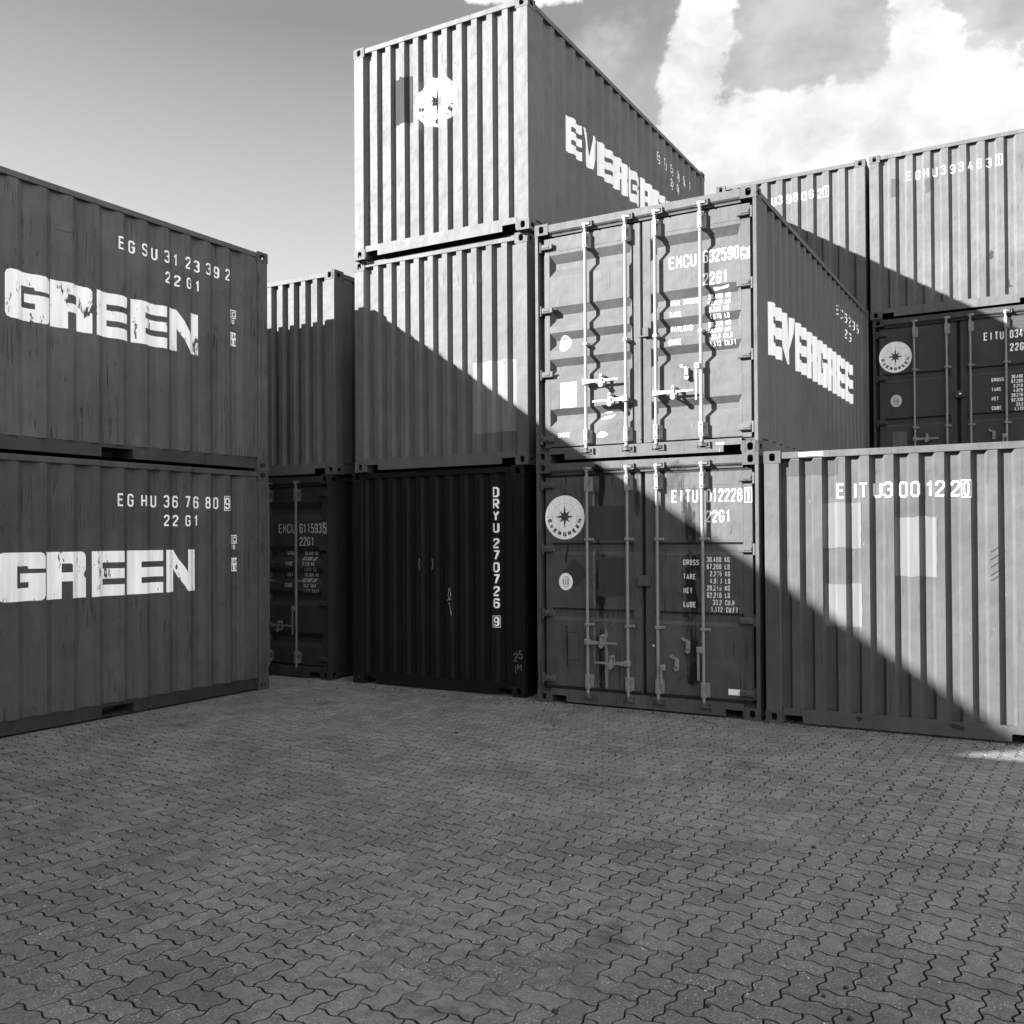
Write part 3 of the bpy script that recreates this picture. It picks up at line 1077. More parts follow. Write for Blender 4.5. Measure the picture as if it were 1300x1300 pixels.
def catch(door, st, cx, cz, loose=False):
    """handle catch: two round eyes joined by a plate"""
    c = MB()
    c.bbox(cx-0.018, cx+0.018, DOOR_Y-0.014, DOOR_Y-0.0035, cz-0.052, cz+0.046, 0.004)
    if loose:
        c.bbox(cx-0.010, cx+0.010, DOOR_Y-0.046, DOOR_Y-0.012, cz+0.020, cz+0.038, 0.003)
        c.tube((cx, DOOR_Y-0.040, cz-0.058), (cx, DOOR_Y-0.026, cz-0.058), 0.024, 14)
        c.bbox(cx-0.020, cx+0.020, DOOR_Y-0.040, DOOR_Y-0.028, cz-0.05, cz+0.036, 0.004)
        c.tube((cx-0.055, DOOR_Y-0.030, cz+0.062), (cx-0.055, DOOR_Y-0.010, cz+0.062), 0.017, 12)
        c.bbox(cx-0.055, cx, DOOR_Y-0.024, DOOR_Y-0.014, cz+0.036, cz+0.056, 0.003)
    else:
        c.tube((cx, DOOR_Y-0.090, cz+0.050), (cx, DOOR_Y-0.004, cz+0.050), 0.017, 12)
        c.bbox(cx-0.016, cx+0.016, DOOR_Y-0.090, DOOR_Y-0.078, cz-0.040, cz+0.050, 0.004)
        c.tube((cx, DOOR_Y-0.094, cz-0.048), (cx, DOOR_Y-0.078, cz-0.048), 0.026, 14)
        c.bbox(cx-0.006, cx+0.018, DOOR_Y-0.080, DOOR_Y-0.008, cz-0.058, cz-0.040, 0.003)
    c.build('handle_catch', st, door)


GROUP = 'shipping containers stacked round the yard'
CATG = 'shipping container'

# paints (greys of the black-and-white photograph)
p_L2 = container_paint('paint_left_top', 0.066, 1, dirt=1.35, chips=1.3)
p_L1 = container_paint('paint_left_bottom', 0.050, 2, dirt=1.25, chips=1.2)
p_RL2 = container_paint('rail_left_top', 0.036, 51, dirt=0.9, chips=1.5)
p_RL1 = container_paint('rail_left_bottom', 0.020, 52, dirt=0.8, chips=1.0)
p_C3 = container_paint('paint_tower_top', 0.086, 3, dirt=0.6, chips=0.6, dent=1.6)
p_C2 = container_paint('paint_tower_middle', 0.080, 4, dirt=0.45, chips=0.35)
p_C1 = container_paint('paint_black', 0.0085, 5, spec=0.08, dirt=0.4, chips=0.2, chip_light=0.35)
p_D2 = container_paint('paint_door_top', 0.065, 6, dirt=0.5, chips=0.3)
p_D1 = container_paint('paint_door_bottom', 0.060, 7, dirt=1.1, chips=0.6, streaks=[
    (0.73, 0.12, 0.10, 2.6, 1.0, 0.006), (0.335, 0.022, 0.25, 2.5, 0.95, 0.008), (1.72, 0.20, 0.2, 2.35, 1.0, 0.007),
    (0.80, 0.035, 0.12, 1.0, 0.9, 0.20), (1.60, 0.20, 2.1, 2.6, 0.8, 0.015), (0.66, 0.03, 0.3, 2.3, 0.8, 0.14), (1.16, 0.05, 1.9, 2.6, 0.8, 0.01)])
p_R1 = container_paint('paint_right', 0.060, 8, dirt=0.6, chips=0.45)
p_B2 = container_paint('paint_gap_top', 0.072, 9, dirt=0.5, chips=1.0, chip_light=0.7)
p_B1 = container_paint('paint_gap_bottom', 0.018, 10, dirt=0.4, chips=0.6)
p_U = container_paint('paint_back', 0.080, 11, dirt=0.35, chips=0.4)
p_E3 = container_paint('paint_back_right', 0.080, 12, dirt=0.8, chips=0.9)
p_E2 = container_paint('paint_back_door', 0.040, 13, dirt=0.3, chips=0.3)

WH_L = marking_paint('white_left', 0.80, 0.055, 21, 1.15)
WH_L1 = marking_paint('white_left_low', 0.80, 0.05, 22, 0.8)
WH = marking_paint('white_clean', 0.78, 0.06, 23, 0.15)
WH_D1 = marking_paint('white_streaked', 0.60, 0.045, 24, 0.95, 16)
WH_C3 = marking_paint('white_tower', 0.80, 0.11, 25, 0.2)
LIGHTP = marking_paint('light_repair', 0.098, 0.07, 26, 0.2)
LIGHTP2 = marking_paint('faded_repair', 0.13, 0.08, 27, 0.6)
DARKP = marking_paint('dark_repair', 0.036, 0.05, 28, 0.2)
DARKP2 = marking_paint('dark_square', 0.044, 0.09, 29, 0.15, spec=0.0)
STARK = marking_paint('star_dark', 0.05, 0.05, 30, 0.0)
REMAINS = marking_paint('worn_remains', 0.12, 0.085, 37, 1.1, 18, spec=0.1)
NUM_SMALL = marking_paint('white_small', 0.62, 0.05, 31, 0.35, 22)

# ---- door pair: upper
SHIFT = (5.0, -0.806, 9.1)
D2 = container('shipping_container', 'container with sunlit closed doors and 6325905, on top of the one with the star emblem', CATG, GROUP,
               0.0, 0.0, H, 0, p_D2, 'door', grooves=G_MANY, steel=STEEL, gap_mat=p_D2, side0=.433)
dl, dr = D2['doors']
gp = D2['prof']
k = Marks()
k.text('EMCU', 1.547, 1.888, .124, .075, .0145, .80)
k.text('632590', 1.906, 1.900, .128, .0620, .0140, .78)
k.text('22G1', 1.906, 1.680, .120, .066, .0145, .76)
k.frame(2.287, 2.372, 1.885, 2.052, .006)
k.glyph('5', 2.303, 1.903, .055, .128, .014)
k.build('lettering', WH, dr, 'front', gp, 'z', DOOR_Y)
k = Marks()
for s, a, zz, adv in (('MAX GROSS', 1.545, 1.527, .0335), ('TARE', 1.545, 1.400, .034), ('PAYLOAD', 1.545, 1.262, .0335), ('CUBE', 1.540, 1.124, .034)):
    k.text(s, a, zz, .052, adv, .0085, .78)
for i, (s, a) in enumerate((('30.480 KG', 1.938), ('67.200 LB', 1.940), ('2.120 KG', 1.962), ('4.670 LB', 1.962), ('28.360 KG', 1.938), ('62.530 LB', 1.940), ('33.2 CU.M', 1.985), ('1.172 CU.FT', 1.962))):
    k.text(s, a, 1.545-i*.0685, .046, .0275, .0075, .80)
k.poly([(2.005, 1.628), (2.02, 1.618), (2.07, 1.628), (2.14, 1.632), (2.16, 1.640), (2.16, 1.662), (2.08, 1.645), (2.005, 1.652)])
k.build('lettering', WH, dr, 'front', gp, 'z', DOOR_Y)
badge(.347, 1.272, .145, .180, dl, DOOR_Y, marking_paint('badge_white', 0.30, 0.06, 36, 0.3), STARK, gp)
k = Marks(); k.ragged(.302, .496, .580, .845, 0, .004); k.build('sticker', STICKER, dl, 'front', gp, 'z', DOOR_Y)
k = Marks()
k.poly([(.80, .50), (.86, .507), (.90, .50), (.86, .492)])
k.build('paint_scuff', STICKER, dl, 'front', gp, 'z', DOOR_Y)
k = Marks(); k.poly([(.76, .43), (.80, .455), (.88, .462), (.93, .475), (.88, .44), (.81, .425)])
k.build('paint_scuff', STICKER, dl, 'front', gp, 'z', DOOR_Y)
k = Marks(); k.poly([(.73, .255), (.78, .30), (.83, .285), (.86, .262), (.80, .235), (.745, .235)])
k.build('paint_scuff', STICKER, dl, 'front', gp, 'z', DOOR_Y)
k = Marks(); k.text('952', .27, .262, .045, .05, .006); k.build('lettering', NUM_SMALL, dl, 'front', gp, 'z', DOOR_Y)
k = Marks(); k.rect(2.02, 2.10, .094, .112); k.build('sticker', STICKER, D2['root'], 'front', None, 'a', 0.003)
lever(dl, STEEL, .602, .832, .985, True, 0.0)
lever(dl, STEEL, 1.062, .622, .690, True, -0.02)
catch(dl, STEEL, .792, .832)
catch(dl, STEEL, .890, .625)
lever(dr, STEEL, 1.392, .648, 1.800, True, 0.0)
catch(dr, STEEL, 1.587, .640)
lever(dr, STEEL, 1.872, .860, .545, False)
catch(dr, STEEL, 1.715, .845, True)
k = Marks()
word(k, 'EVERGREE', .445, 1.035, .545, .532, .0230)      # the last letter has come off
k.build('name_lettering', WH, D2['side'], 'side', D2['sprof'], 'a', 0.012)


def pairs(k, items, z, h, y0, w_=.068, th=.017, pitch=.278):
    for i, pr_ in enumerate(items):
        for j, ch in enumerate(pr_):
            if ch != ' ':
                k.glyph(ch, y0+i*pitch+j*.141, z, w_, h, th)


k = Marks()
pairs(k, ['EM', 'CU', '63', '25', '90', '5'], 2.115, .128, 3.895)
pairs(k, ['22', 'G1'], 1.90, .122, 4.451)
k.build('lettering', WH_L, D2['side'], 'side', D2['sprof'], 'a', 0.012)

# ---- door pair: lower
SHIFT = (5.0, 1.785, 9.1)
D1 = container('shipping_container', 'dark container with star emblem on stained closed doors, standing on the paving', CATG, GROUP,
               0.0, 0.0, 0.0, 0, p_D1, 'door', grooves=G_TWO, steel=STEEL_DULL, seam=0.044)
dl, dr = D1['doors']
gp = D1['prof']
k = Marks()
k.text('EITU', 1.556, 2.121, .127, .0725, .015, .78)
k.text('012228', 1.918, 2.119, .129, .0625, .0145, .78)
k.text('22G1', 1.914, 1.920, .118, .066, .015, .76)
k.frame(2.300, 2.374, 2.106, 2.253, .007)
k.glyph('1', 2.312, 2.121, .052, .122, .018)
k.build('lettering', WH_D1, dr, 'front', gp, 'z', DOOR_Y)
k = Marks()
for s, zz in (('GROSS', 1.494), ('TARE', 1.352), ('NET', 1.212), ('CUBE', 1.073)):
    k.text(s, 1.671, zz, .056, .0345, .009, .76)
for i, (s, a) in enumerate((('30.480 KG', 1.916), ('67.200 LB', 1.916), ('2.265 KG', 1.948), ('4.990 LB', 1.948), ('28.215 KG', 1.916), ('62.210 LB', 1.916), ('33.2 CU.M', 1.975), ('1.172 CU.FT', 1.955))):
    k.text(s, a, 1.526-i*.0703, .052, .0282, .0085, .80)
k.build('lettering', WH_D1, dr, 'front', gp, 'z', DOOR_Y)
k = Marks(); k.rect(2.126, 2.248, .231, .288); k.build('sticker', STICKER, dr, 'front', gp, 'z', DOOR_Y)
k = Marks()
k.ragged(.60, 1.045, 1.745, 2.105, 0, .010); k.build('paint_patch', DARKP, dl, 'front', gp, 'z', DOOR_Y, .0012)
k = Marks(); k.ragged(.74, 1.03, 1.16, 1.565, 0, .010); k.build('paint_patch', DARKP, dl, 'front', gp, 'z', DOOR_Y, .0012)
k = Marks(); k.poly([(.45, 1.555), (.62, 1.40), (.46, 1.24), (.30, 1.39)]); k.build('placard_patch', DARKP, dl, 'front', gp, 'z', DOOR_Y, .0012)
k = Marks(); k.frame(.322, .505, .470, .767, .005); k.build('placard_outline', BLACK_INK, dl, 'front', gp, 'z', DOOR_Y)
emblem(.343, 1.992, .236, dl, gp, 'z', DOOR_Y, WH, STARK)
badge(.352, 1.305, .165, .185, dl, DOOR_Y, WH, STARK)
k = Marks(); k.poly([(1.318, .665), (1.330, .680), (1.342, .665), (1.330, .650)]); k.build('sticker', STICKER, dr, 'front', gp, 'z', DOOR_Y-.003)
lever(dl, STEEL_DULL, .602, .672, .945, True, 0.0)
lever(dl, STEEL_DULL, 1.062, .470, .700, True, -0.02)
catch(dl, STEEL_DULL, .775, .690)
catch(dl, STEEL_DULL, .882, .478)
lever(dr, STEEL_DULL, 1.482, .430, .285, False)
catch(dr, STEEL_DULL, 1.585, .505, True)
lever(dr, STEEL_DULL, 1.872, .630, .350, False)
catch(dr, STEEL_DULL, 1.705, .690, True)

# ---- middle tower
C3 = container('shipping_container', 'pale container topmost of the three-high tower, faded emblem on its ribbed end', CATG, GROUP,
               -2.528, 0.013, 2*H, 0.38, p_C3, 'end', pitch=.2035, first=.140, side0=.386)
pf = C3['prof']
emblem(1.203, 1.695, .290, C3['wall'], pf, 'a', END_Y, WH_C3, STARK, True)
k = Marks(); k.ragged(.575, .862, 1.545, 2.095, 0, .012); k.build('paint_patch', DARKP2, C3['wall'], 'front', pf, 'a', END_Y)
k = Marks()
for a, zz in ((1.01, 2.10), (1.24, 2.12), (1.43, 2.10), (1.63, 2.10), (1.73, 2.11)):
    k.ragged(a, a+.055, zz, zz+.11, 0, .006)
k.build('lettering_remains', REMAINS, C3['wall'], 'front', pf, 'a', END_Y)
k = Marks()
word(k, 'EVERGREEN', .957, 1.222, .435, .450, .0235)
k.build('name_lettering', WH, C3['side'], 'side', C3['sprof'], 'a', 0.012)
k = Marks()
pairs(k, ['EG', 'TU', '88', '98', '54', '1'], 2.112, .125, 3.93)
pairs(k, ['22', 'G1'], 1.905, .12, 4.486)
k.build('lettering', WH_L, C3['side'], 'side', C3['sprof'], 'a', 0.012)
C2 = container('shipping_container', 'pale container in the middle of the three-high tower, half in shadow', CATG, GROUP,
               -2.591, 0.081, H, 0.38, p_C2, 'end', pitch=.2015, first=.155)
pf = C2['prof']
k = Marks(); k.ragged(1.712, 2.285, .385, 1.195, 0, .012); k.build('paint_patch', LIGHTP2, C2['wall'], 'front', pf, 'a', END_Y)
k = Marks()
for a, zz in ((.70, 2.13), (1.03, 2.13), (1.24, 2.13), (1.45, 2.11), (1.65, 2.10), (1.75, 2.11)):
    k.ragged(a, a+.075, zz, zz+.13, 0, .008)
k.build('lettering_remains', REMAINS, C2['wall'], 'front', pf, 'a', END_Y)
C1 = container('shipping_container', 'black container at the foot of the tower with DRYU 270726 9 down its end', CATG, GROUP,
               -2.657, 0.105, 0.0, 0, p_C1, 'end', pitch=.207, first=.200, cd_=0.03)
pf = C1['prof']
k = Marks()
for i, ch in enumerate('DRYU'):
    k.glyph(ch, 2.030, 2.238-i*.134, .066, .115, .019)
for i, ch in enumerate('270726'):
    k.glyph(ch, 2.030, 1.660-i*.1355, .066, .113, .019)
k.frame(2.018, 2.105, .765, .897, .006)
k.glyph('9', 2.034, .779, .056, .104, .017)
k.build('lettering', WH, C1['wall'], 'front', pf, 'a', END_Y)
k = Marks()
for pts in ([(1.005, 1.54), (.995, 1.47), (1.008, 1.40)], [(1.185, 1.54), (1.20, 1.48), (1.185, 1.41)], [(1.425, 1.20), (1.41, 1.11), (1.425, 1.06)],
            [(1.432, 1.20), (1.445, 1.12), (1.43, 1.065)], [(1.395, 1.055), (1.45, 1.065)], [(1.42, 1.03), (1.445, .93), (1.45, .88)]):
    for quad in ribbon(pts, .007, False):
        k.poly(quad)
k.build('chalk_marks', simple_get('chalk', 0.22), C1['wall'], 'front', pf, 'a', END_Y)
k = Marks()
k.glyph('2', 2.30, .40, .045, .09, .005); k.glyph('5', 2.365, .43, .04, .09, .005); k.glyph('1', 2.305, .26, .03, .09, .005); k.glyph('M', 2.345, .30, .05, .07, .005)
k.build('chalk_marks', simple_get('chalk', 0.22), C1['root'], 'front', None, 'a', 0.0)

# ---- right
R1 = container('shipping_container', 'container at the right on the paving with EITU3001220 across its ribbed end', CATG, GROUP,
               2.495, -0.009, 0.0, 0.21, p_R1, 'end', pitch=.2095, first=.118)
pf = R1['prof']
k = Marks()
for ch, a in zip('EITU3001221', (.667, .790, .868, .985, 1.082, 1.205, 1.310, 1.425, 1.515, 1.635, 0)):
    if a:
        k.glyph(ch, a, 2.125-(a-.667)*.005, .075, .138, .0165)
k.frame(1.720, 1.802, 2.106, 2.260, .005)
k.glyph('0', 1.736, 2.124, .050, .118, .013)
k.build('lettering', WH, R1['wall'], 'front', pf, 'a', END_Y)
for a0, a1, z0, z1 in ((.537, .885, 1.665, 2.085), (.556, .888, .940, 1.335), (1.170, 1.521, 1.410, 1.945)):
    k = Marks(); k.ragged(a0, a1, z0, z1, 0, .008)
    k.build('paint_patch', LIGHTP, R1['wall'], 'front', pf, 'a', END_Y)
k = Marks()
k.ragged(.16, .68, 2.345, 2.50, 0, .010)
k.build('paint_patch', marking_paint('mid_repair', 0.042, 0.06, 32, 0.1), R1['wall'], 'front', pf, 'a', END_Y)
k = Marks()
for i, zz in enumerate((1.63, 1.565, 1.50, 1.43, 1.385)):
    for quad in ribbon([(1.945, zz), (2.02, zz+.052)], .006, False):
        k.poly(quad)
k.build('marker_strokes', BLACK_INK, R1['wall'], 'front', pf, 'a', END_Y)
k = Marks()
k.poly([(.818, .118), (.85, .13), (.895, .118), (.868, .098), (.85, .080), (.828, .098)])
k.poly([(1.60, .122), (1.64, .138), (1.70, .118), (1.73, .112), (1.725, .085), (1.70, .078), (1.66, .088), (1.62, .10)])
k.build('rust_holes', BLACK_INK, R1['root'], 'front', None, 'a', 0.004)
k = Marks(); k.ragged(.33, .55, 2.530, 2.565, 0, .002); k.build('sticker', STICKER, R1['root'], 'front', None, 'a', 0.0055)

# ---- left stack, long sides towards the yard
ar = R(-1.005)
lx = -3.2433-(math.cos(ar)*W-math.sin(ar)*LG)
ly = -0.7351-(math.sin(ar)*W+math.cos(ar)*LG)
L2 = container('shipping_container', 'upper container of the left stack, long side reading GREEN and EG SU 31 23 39', CATG, GROUP,
               lx, ly, H, -1.005, p_L2, 'end', side0=.192, rail_paint=p_RL2)
L1 = container('shipping_container', 'lower container of the left stack, long side reading GREEN and EG HU 36 76 80', CATG, GROUP,
               lx, ly, 0.0, -1.005, p_L1, 'end', side0=.192, rail_paint=p_RL1)
for Lc, ids, wm, z0, hh, yy, zi, box_ in ((L2, ['EG', 'SU', '31', '23', '39', '2'], WH_L, 1.222, .448, 2.852, 2.140, False), (L1, ['EG', 'HU', '36', '76', '80', '9'], WH_L1, 1.222, .449, 2.806, 2.122, True)):
    k = Marks()
    wl = [(0, .432), (.442, .428), (.918, .372), (1.332, .424), (1.793, .402)]
    for ch, (o_, w_) in zip('GREEN', wl):
        big_letter(k, ch, yy+o_+(0.0 if Lc is L1 else .01), z0, w_, hh)
    # the part of the name that lies outside the picture, on the same long side
    for ch, o_ in zip('EVER', (-1.91, -1.445, -.98, -.515)):
        big_letter(k, ch, yy+o_, z0, .43, hh)
    k.build('name_lettering', wm, Lc['side'], 'side', Lc['sprof'], 'a', 0.012)
    k = Marks()
    pairs(k, ids, zi, .130, 4.012 if Lc is L1 else 4.03, .070, .018)
    pairs(k, ['22', 'G1'], 1.925, .120, 4.572 if Lc is L1 else 4.60, .070, .018)
    if box_:
        k.frame(5.395, 5.490, zi-.018, zi+.148, .006)
    k.build('lettering', WH, Lc['side'], 'side', Lc['sprof'], 'a', 0.012)
    k = Marks()
    k.frame(5.505, 5.605, 1.730, 1.828, .010)
    k.rect(5.533, 5.540, 1.740, 1.818)
    k.glyph('C', 5.549, 1.748, .040, .062, .010)
    k.text('70', 5.512, 1.664, .052, .038, .009)
    k.rect(5.505, 5.603, 1.412, 1.568)
    k.build('marking_plate', WH, Lc['side'], 'side', Lc['sprof'], 'a', 0.012)
    k = Marks()
    k.text('2.6M', 5.515, 1.505, .045, .029, .008)
    k.text("8.6", 5.522, 1.428, .055, .036, .009)
    k.build('plate_print', BLACK_INK, Lc['side'], 'side', Lc['sprof'], 'a', 0.012, .003)
k = Marks()
for pts in ([(3.38, 2.165), (3.45, 2.150), (3.53, 2.158)], [(3.535, 2.19), (3.53, 2.10)]):
    for quad in ribbon(pts, .007, False):
        k.poly(quad)
k.build('scratches', BLACK_INK, L2['side'], 'side', L2['sprof'], 'a', 0.012)
k = Marks()
for pts in ([(4.285, 1.06), (4.28, .92), (4.285, .76)], [(4.37, 1.07), (4.365, .95), (4.368, .80)], [(4.58, .93), (4.565, .80)], [(4.63, .92), (4.635, .82)], [(4.88, .88), (4.87, .80)]):
    for quad in ribbon(pts, .009, False):
        k.poly(quad)
k.build('scratches', BLACK_INK, L1['side'], 'side', L1['sprof'], 'a', 0.012)

SHIFT = (10.4, 1.785, 9.2)
# ---- in the gap between left stack and tower
B2 = container('shipping_container', 'container with a sunlit strip along its top, between left stack and tower', CATG, GROUP,
               -2.9751-W, 0.153, H, 0, p_B2, 'end', pitch=.198, first=.16, cd_=0.05)
B1 = container('shipping_container', 'nearly black container with doors marked 6115935, behind the left stack', CATG, GROUP,
               -3.026-W, 0.101, 0.0, 0, p_B1, 'door', grooves=G_MANY, steel=STEEL_DARK)
dl, dr = B1['doors']
gp = B1['prof']
k = Marks()
k.text('EMCU', 1.582, 1.855, .118, .074, .013, .78)
k.text('611593', 1.943, 1.852, .122, .063, .013, .80)
k.text('22G1', 1.943, 1.690, .112, .064, .013, .76)
k.frame(2.330, 2.395, 1.842, 1.985, .005)
k.glyph('5', 2.338, 1.855, .048, .115, .013)
for s, zz in (('GROSS', 1.572), ('TARE', 1.435), ('NET', 1.295), ('CUBE', 1.160)):
    k.text(s, 1.690, zz, .050, .034, .008, .76)
for i, (s, a) in enumerate((('30.480 KG', 1.985), ('67.200 LB', 1.965), ('2.120 KG', 1.985), ('4.670 LB', 2.0), ('28.360 KG', 1.985), ('62.530 LB', 1.965), ('33.2 CU.M', 2.0), ('1.172 CU.FT', 1.99))):
    k.text(s, a, 1.572-i*.0685, .044, .0275, .007, .80, 0.25 if i % 2 else 0.0)
k.build('lettering', marking_paint('grey_lettering', 0.30, 0.02, 33, 0.3, 20), dr, 'front', gp, 'z', DOOR_Y)
k = Marks()
k.poly([(2.375, 1.17), (2.40, 1.19), (2.415, 1.25), (2.395, 1.265), (2.38, 1.22), (2.368, 1.20)]); k.ellipse(2.375, 1.045, .011, .013, 0, 10); k.ellipse(2.375, .55, .010, .012, 0, 10)
k.build('paint_scuff', STICKER, B1['root'], 'front', None, 'a', 0.079)
for a, zz in ((1.392, .66), ):
    lever(dr, STEEL_DARK, a, zz, 1.80, True)
catch(dr, STEEL_DARK, 1.587, .65)
lever(dr, STEEL_DARK, 1.872, .86, .545, False)
lever(dl, STEEL_DARK, .602, .832, .985, True)
lever(dl, STEEL_DARK, 1.062, .622, .690, True)

# ---- second row
SHIFT = (2.6, -0.806, 15.8)
U3 = container('shipping_container', 'far container on the third level marked U3980621, left of the one marked EGHU393463', CATG, GROUP,
               -0.1435, 6.753, 2*H, 0, p_U, 'end', pitch=.2500, first=.092+.03)
pf = U3['prof']
k = Marks()
for ch, a in zip('U398062', (.935, 1.045, 1.180, 1.300, 1.430, 1.560, 1.685)):
    k.glyph(ch, a, 2.112, .072, .145, .016)
k.frame(1.785, 1.870, 2.100, 2.275, .005); k.glyph('1', 1.800, 2.122, .050, .130, .014)
k.build('lettering', WH, U3['wall'], 'front', pf, 'a', END_Y)
E3 = container('shipping_container', 'far container on the third level marked EGHU393463 1, at the right edge', CATG, GROUP,
               2.3617, 6.720, 2*H, -0.16, p_E3, 'end', pitch=.2520, first=.105+.03)
pf = E3['prof']
k = Marks()
for i, ch in enumerate('EGHU393463'):
    k.glyph(ch, .548+i*.1235, 2.112-i*.0005, .070, .138, .016)
k.frame(1.793, 1.882, 2.095, 2.262, .005); k.glyph('1', 1.810, 2.118, .050, .122, .014)
k.build('lettering', WH, E3['wall'], 'front', pf, 'a', END_Y)
for q_ in ((.32, .40, 1.90, 2.18), (.82, .90, 1.88, 2.08)):
    k = Marks(); k.ragged(*q_, 0, .012)
    k.build('paint_patch', marking_paint('worn_patch', 0.046, 0.07, 34, 0.8, 9), E3['wall'], 'front', pf, 'a', END_Y)
k = Marks(); k.poly([(1.69, .80), (1.72, .86), (1.75, .83), (1.74, .74), (1.70, .72)]); k.poly([(1.93, .26), (1.955, .40), (1.965, .30), (2.02, .29), (1.96, .27)])
k.build('rust_holes', BLACK_INK, E3['wall'], 'front', pf, 'a', END_Y)
E2 = container('shipping_container', 'dark far container with a clean star emblem on its doors, under EGHU393463', CATG, GROUP,
               2.391, 6.738, H, 0, p_E2, 'door', grooves=G_TWO, steel=STEEL_DULL, seam=0.052)
dl, dr = E2['doors']
gp = E2['prof']
emblem(.330, 1.972, .242, dl, gp, 'z', DOOR_Y, WH, STARK)
badge(.337, 1.285, .165, .190, dl, DOOR_Y, simple_get('pale_badge', .45), STARK)
k = Marks(); k.rect(.284, .491, .55, .800); k.build('paint_patch', marking_paint('pale_patch', 0.085, 0.04, 35, 0.1), dl, 'front', gp, 'z', DOOR_Y)
k = Marks()
k.text('EITU', 1.578, 2.093, .122, .072, .018, .76)
k.text('034', 1.926, 2.095, .120, .062, .018, .80)
k.text('22G1', 1.926, 1.902, .116, .066, .018, .76)
for s, zz in (('GROSS', 1.468), ('TARE', 1.325), ('NET', 1.188), ('CUBE', 1.048)):
    k.text(s, 1.676, zz, .054, .0345, .009, .76)
for i, (s, a) in enumerate((('30.480', 1.940), ('67.200', 1.940), ('2.210', 1.968), ('4.870', 1.968), ('28.270', 1.940), ('62.330', 1.940), ('33.2', 2.0), ('1.172', 1.975))):
    k.text(s, a, 1.498-i*.0690, .050, .0285, .0085, .80)
k.build('lettering', WH, dr, 'front', gp, 'z', DOOR_Y)
k = Marks(); k.rect(1.232, 1.262, 1.318, 1.338); k.build('sticker', STICKER, dl, 'front', None, 'a', .006)
lever(dl, STEEL_DULL, .602, .672, .945, True)
catch(dl, STEEL_DULL, .775, .690)
catch(dr, STEEL_DULL, 1.70, .690, True)
lever(dr, STEEL_DULL, 1.872, .630, .350, False)


# ---- containers that carry the far ones, and those outside the frame whose shadow falls over the yard
def copy_container(src, label, x, y, z, rot):
    r = src.copy()
    sc.collection.objects.link(r)
    r.location = (x, y, z)
    r.rotation_euler = (0, 0, R(rot))
    r['label'] = label
    for ch in src.children:
        if ch.name.startswith(('name_lettering', 'lettering')):
            continue
        c = ch.copy()
        sc.collection.objects.link(c)
        c.parent = r
        for g in ch.children:
            if 'letter' in g.name or 'emblem' in g.name or 'patch' in g.name or 'sticker' in g.name or 'badge' in g.name or 'plate' in g.name or 'scratch' in g.name or 'marks' in g.name:
                continue
            d = g.copy()
            sc.collection.objects.link(d)
            d.parent = c
    return r


plainE = U3['root']
copy_container(plainE, 'hidden container at the bottom of the far stack behind the star emblem doors', -0.15, 6.75, 0.0, 0)
copy_container(plainE, 'hidden container in the middle of the far stack behind the sunlit doors', -0.15, 6.75, H, 0)
copy_container(plainE, 'hidden container at the bottom of the far right stack behind EITU3001220', 2.39, 6.74, 0.0, 0)
for i, n_ in enumerate(('lowest', 'middle', 'topmost')):
    copy_container(plainE, n_+' container of the three-high stack outside the picture, beyond the left stack', -7.30-W, -11.40, i*H, 0)
copy_container(plainE, 'lower container lying across the yard behind the camera', 1.70, -10.56, 0.0, 90)
copy_container(plainE, 'upper container lying across the yard behind the camera', 1.70, -10.56, H, 90)


# ------------------------------------------------------------------ ground
def ground_mat():
    mt, q, b = new_mat('yard_ground')
    c = q.n('ShaderNodeTexCoord')
    v = c.outputs['Object']
    n1 = q.noise(v, 0.35, 5, 0.6)
    n2 = q.noise(v, 60, 4, 0.7)
    n3 = q.noise(v, 1.1, 4, 0.6, 0.4)
    sand = q.mr(n3, 0.54, 0.68)
    col = q.mix(sand, 0.010, 0.100)
    col = q.m('MULTIPLY', col, q.m('ADD', 0.6, q.m('MULTIPLY', n2, 0.8)))
    q.L.new(q.grey(col), b.inputs['Base Color'])
    b.inputs['Roughness'].default_value = 0.9
    b.inputs['Specular IOR Level'].default_value = 0.15
    return mt


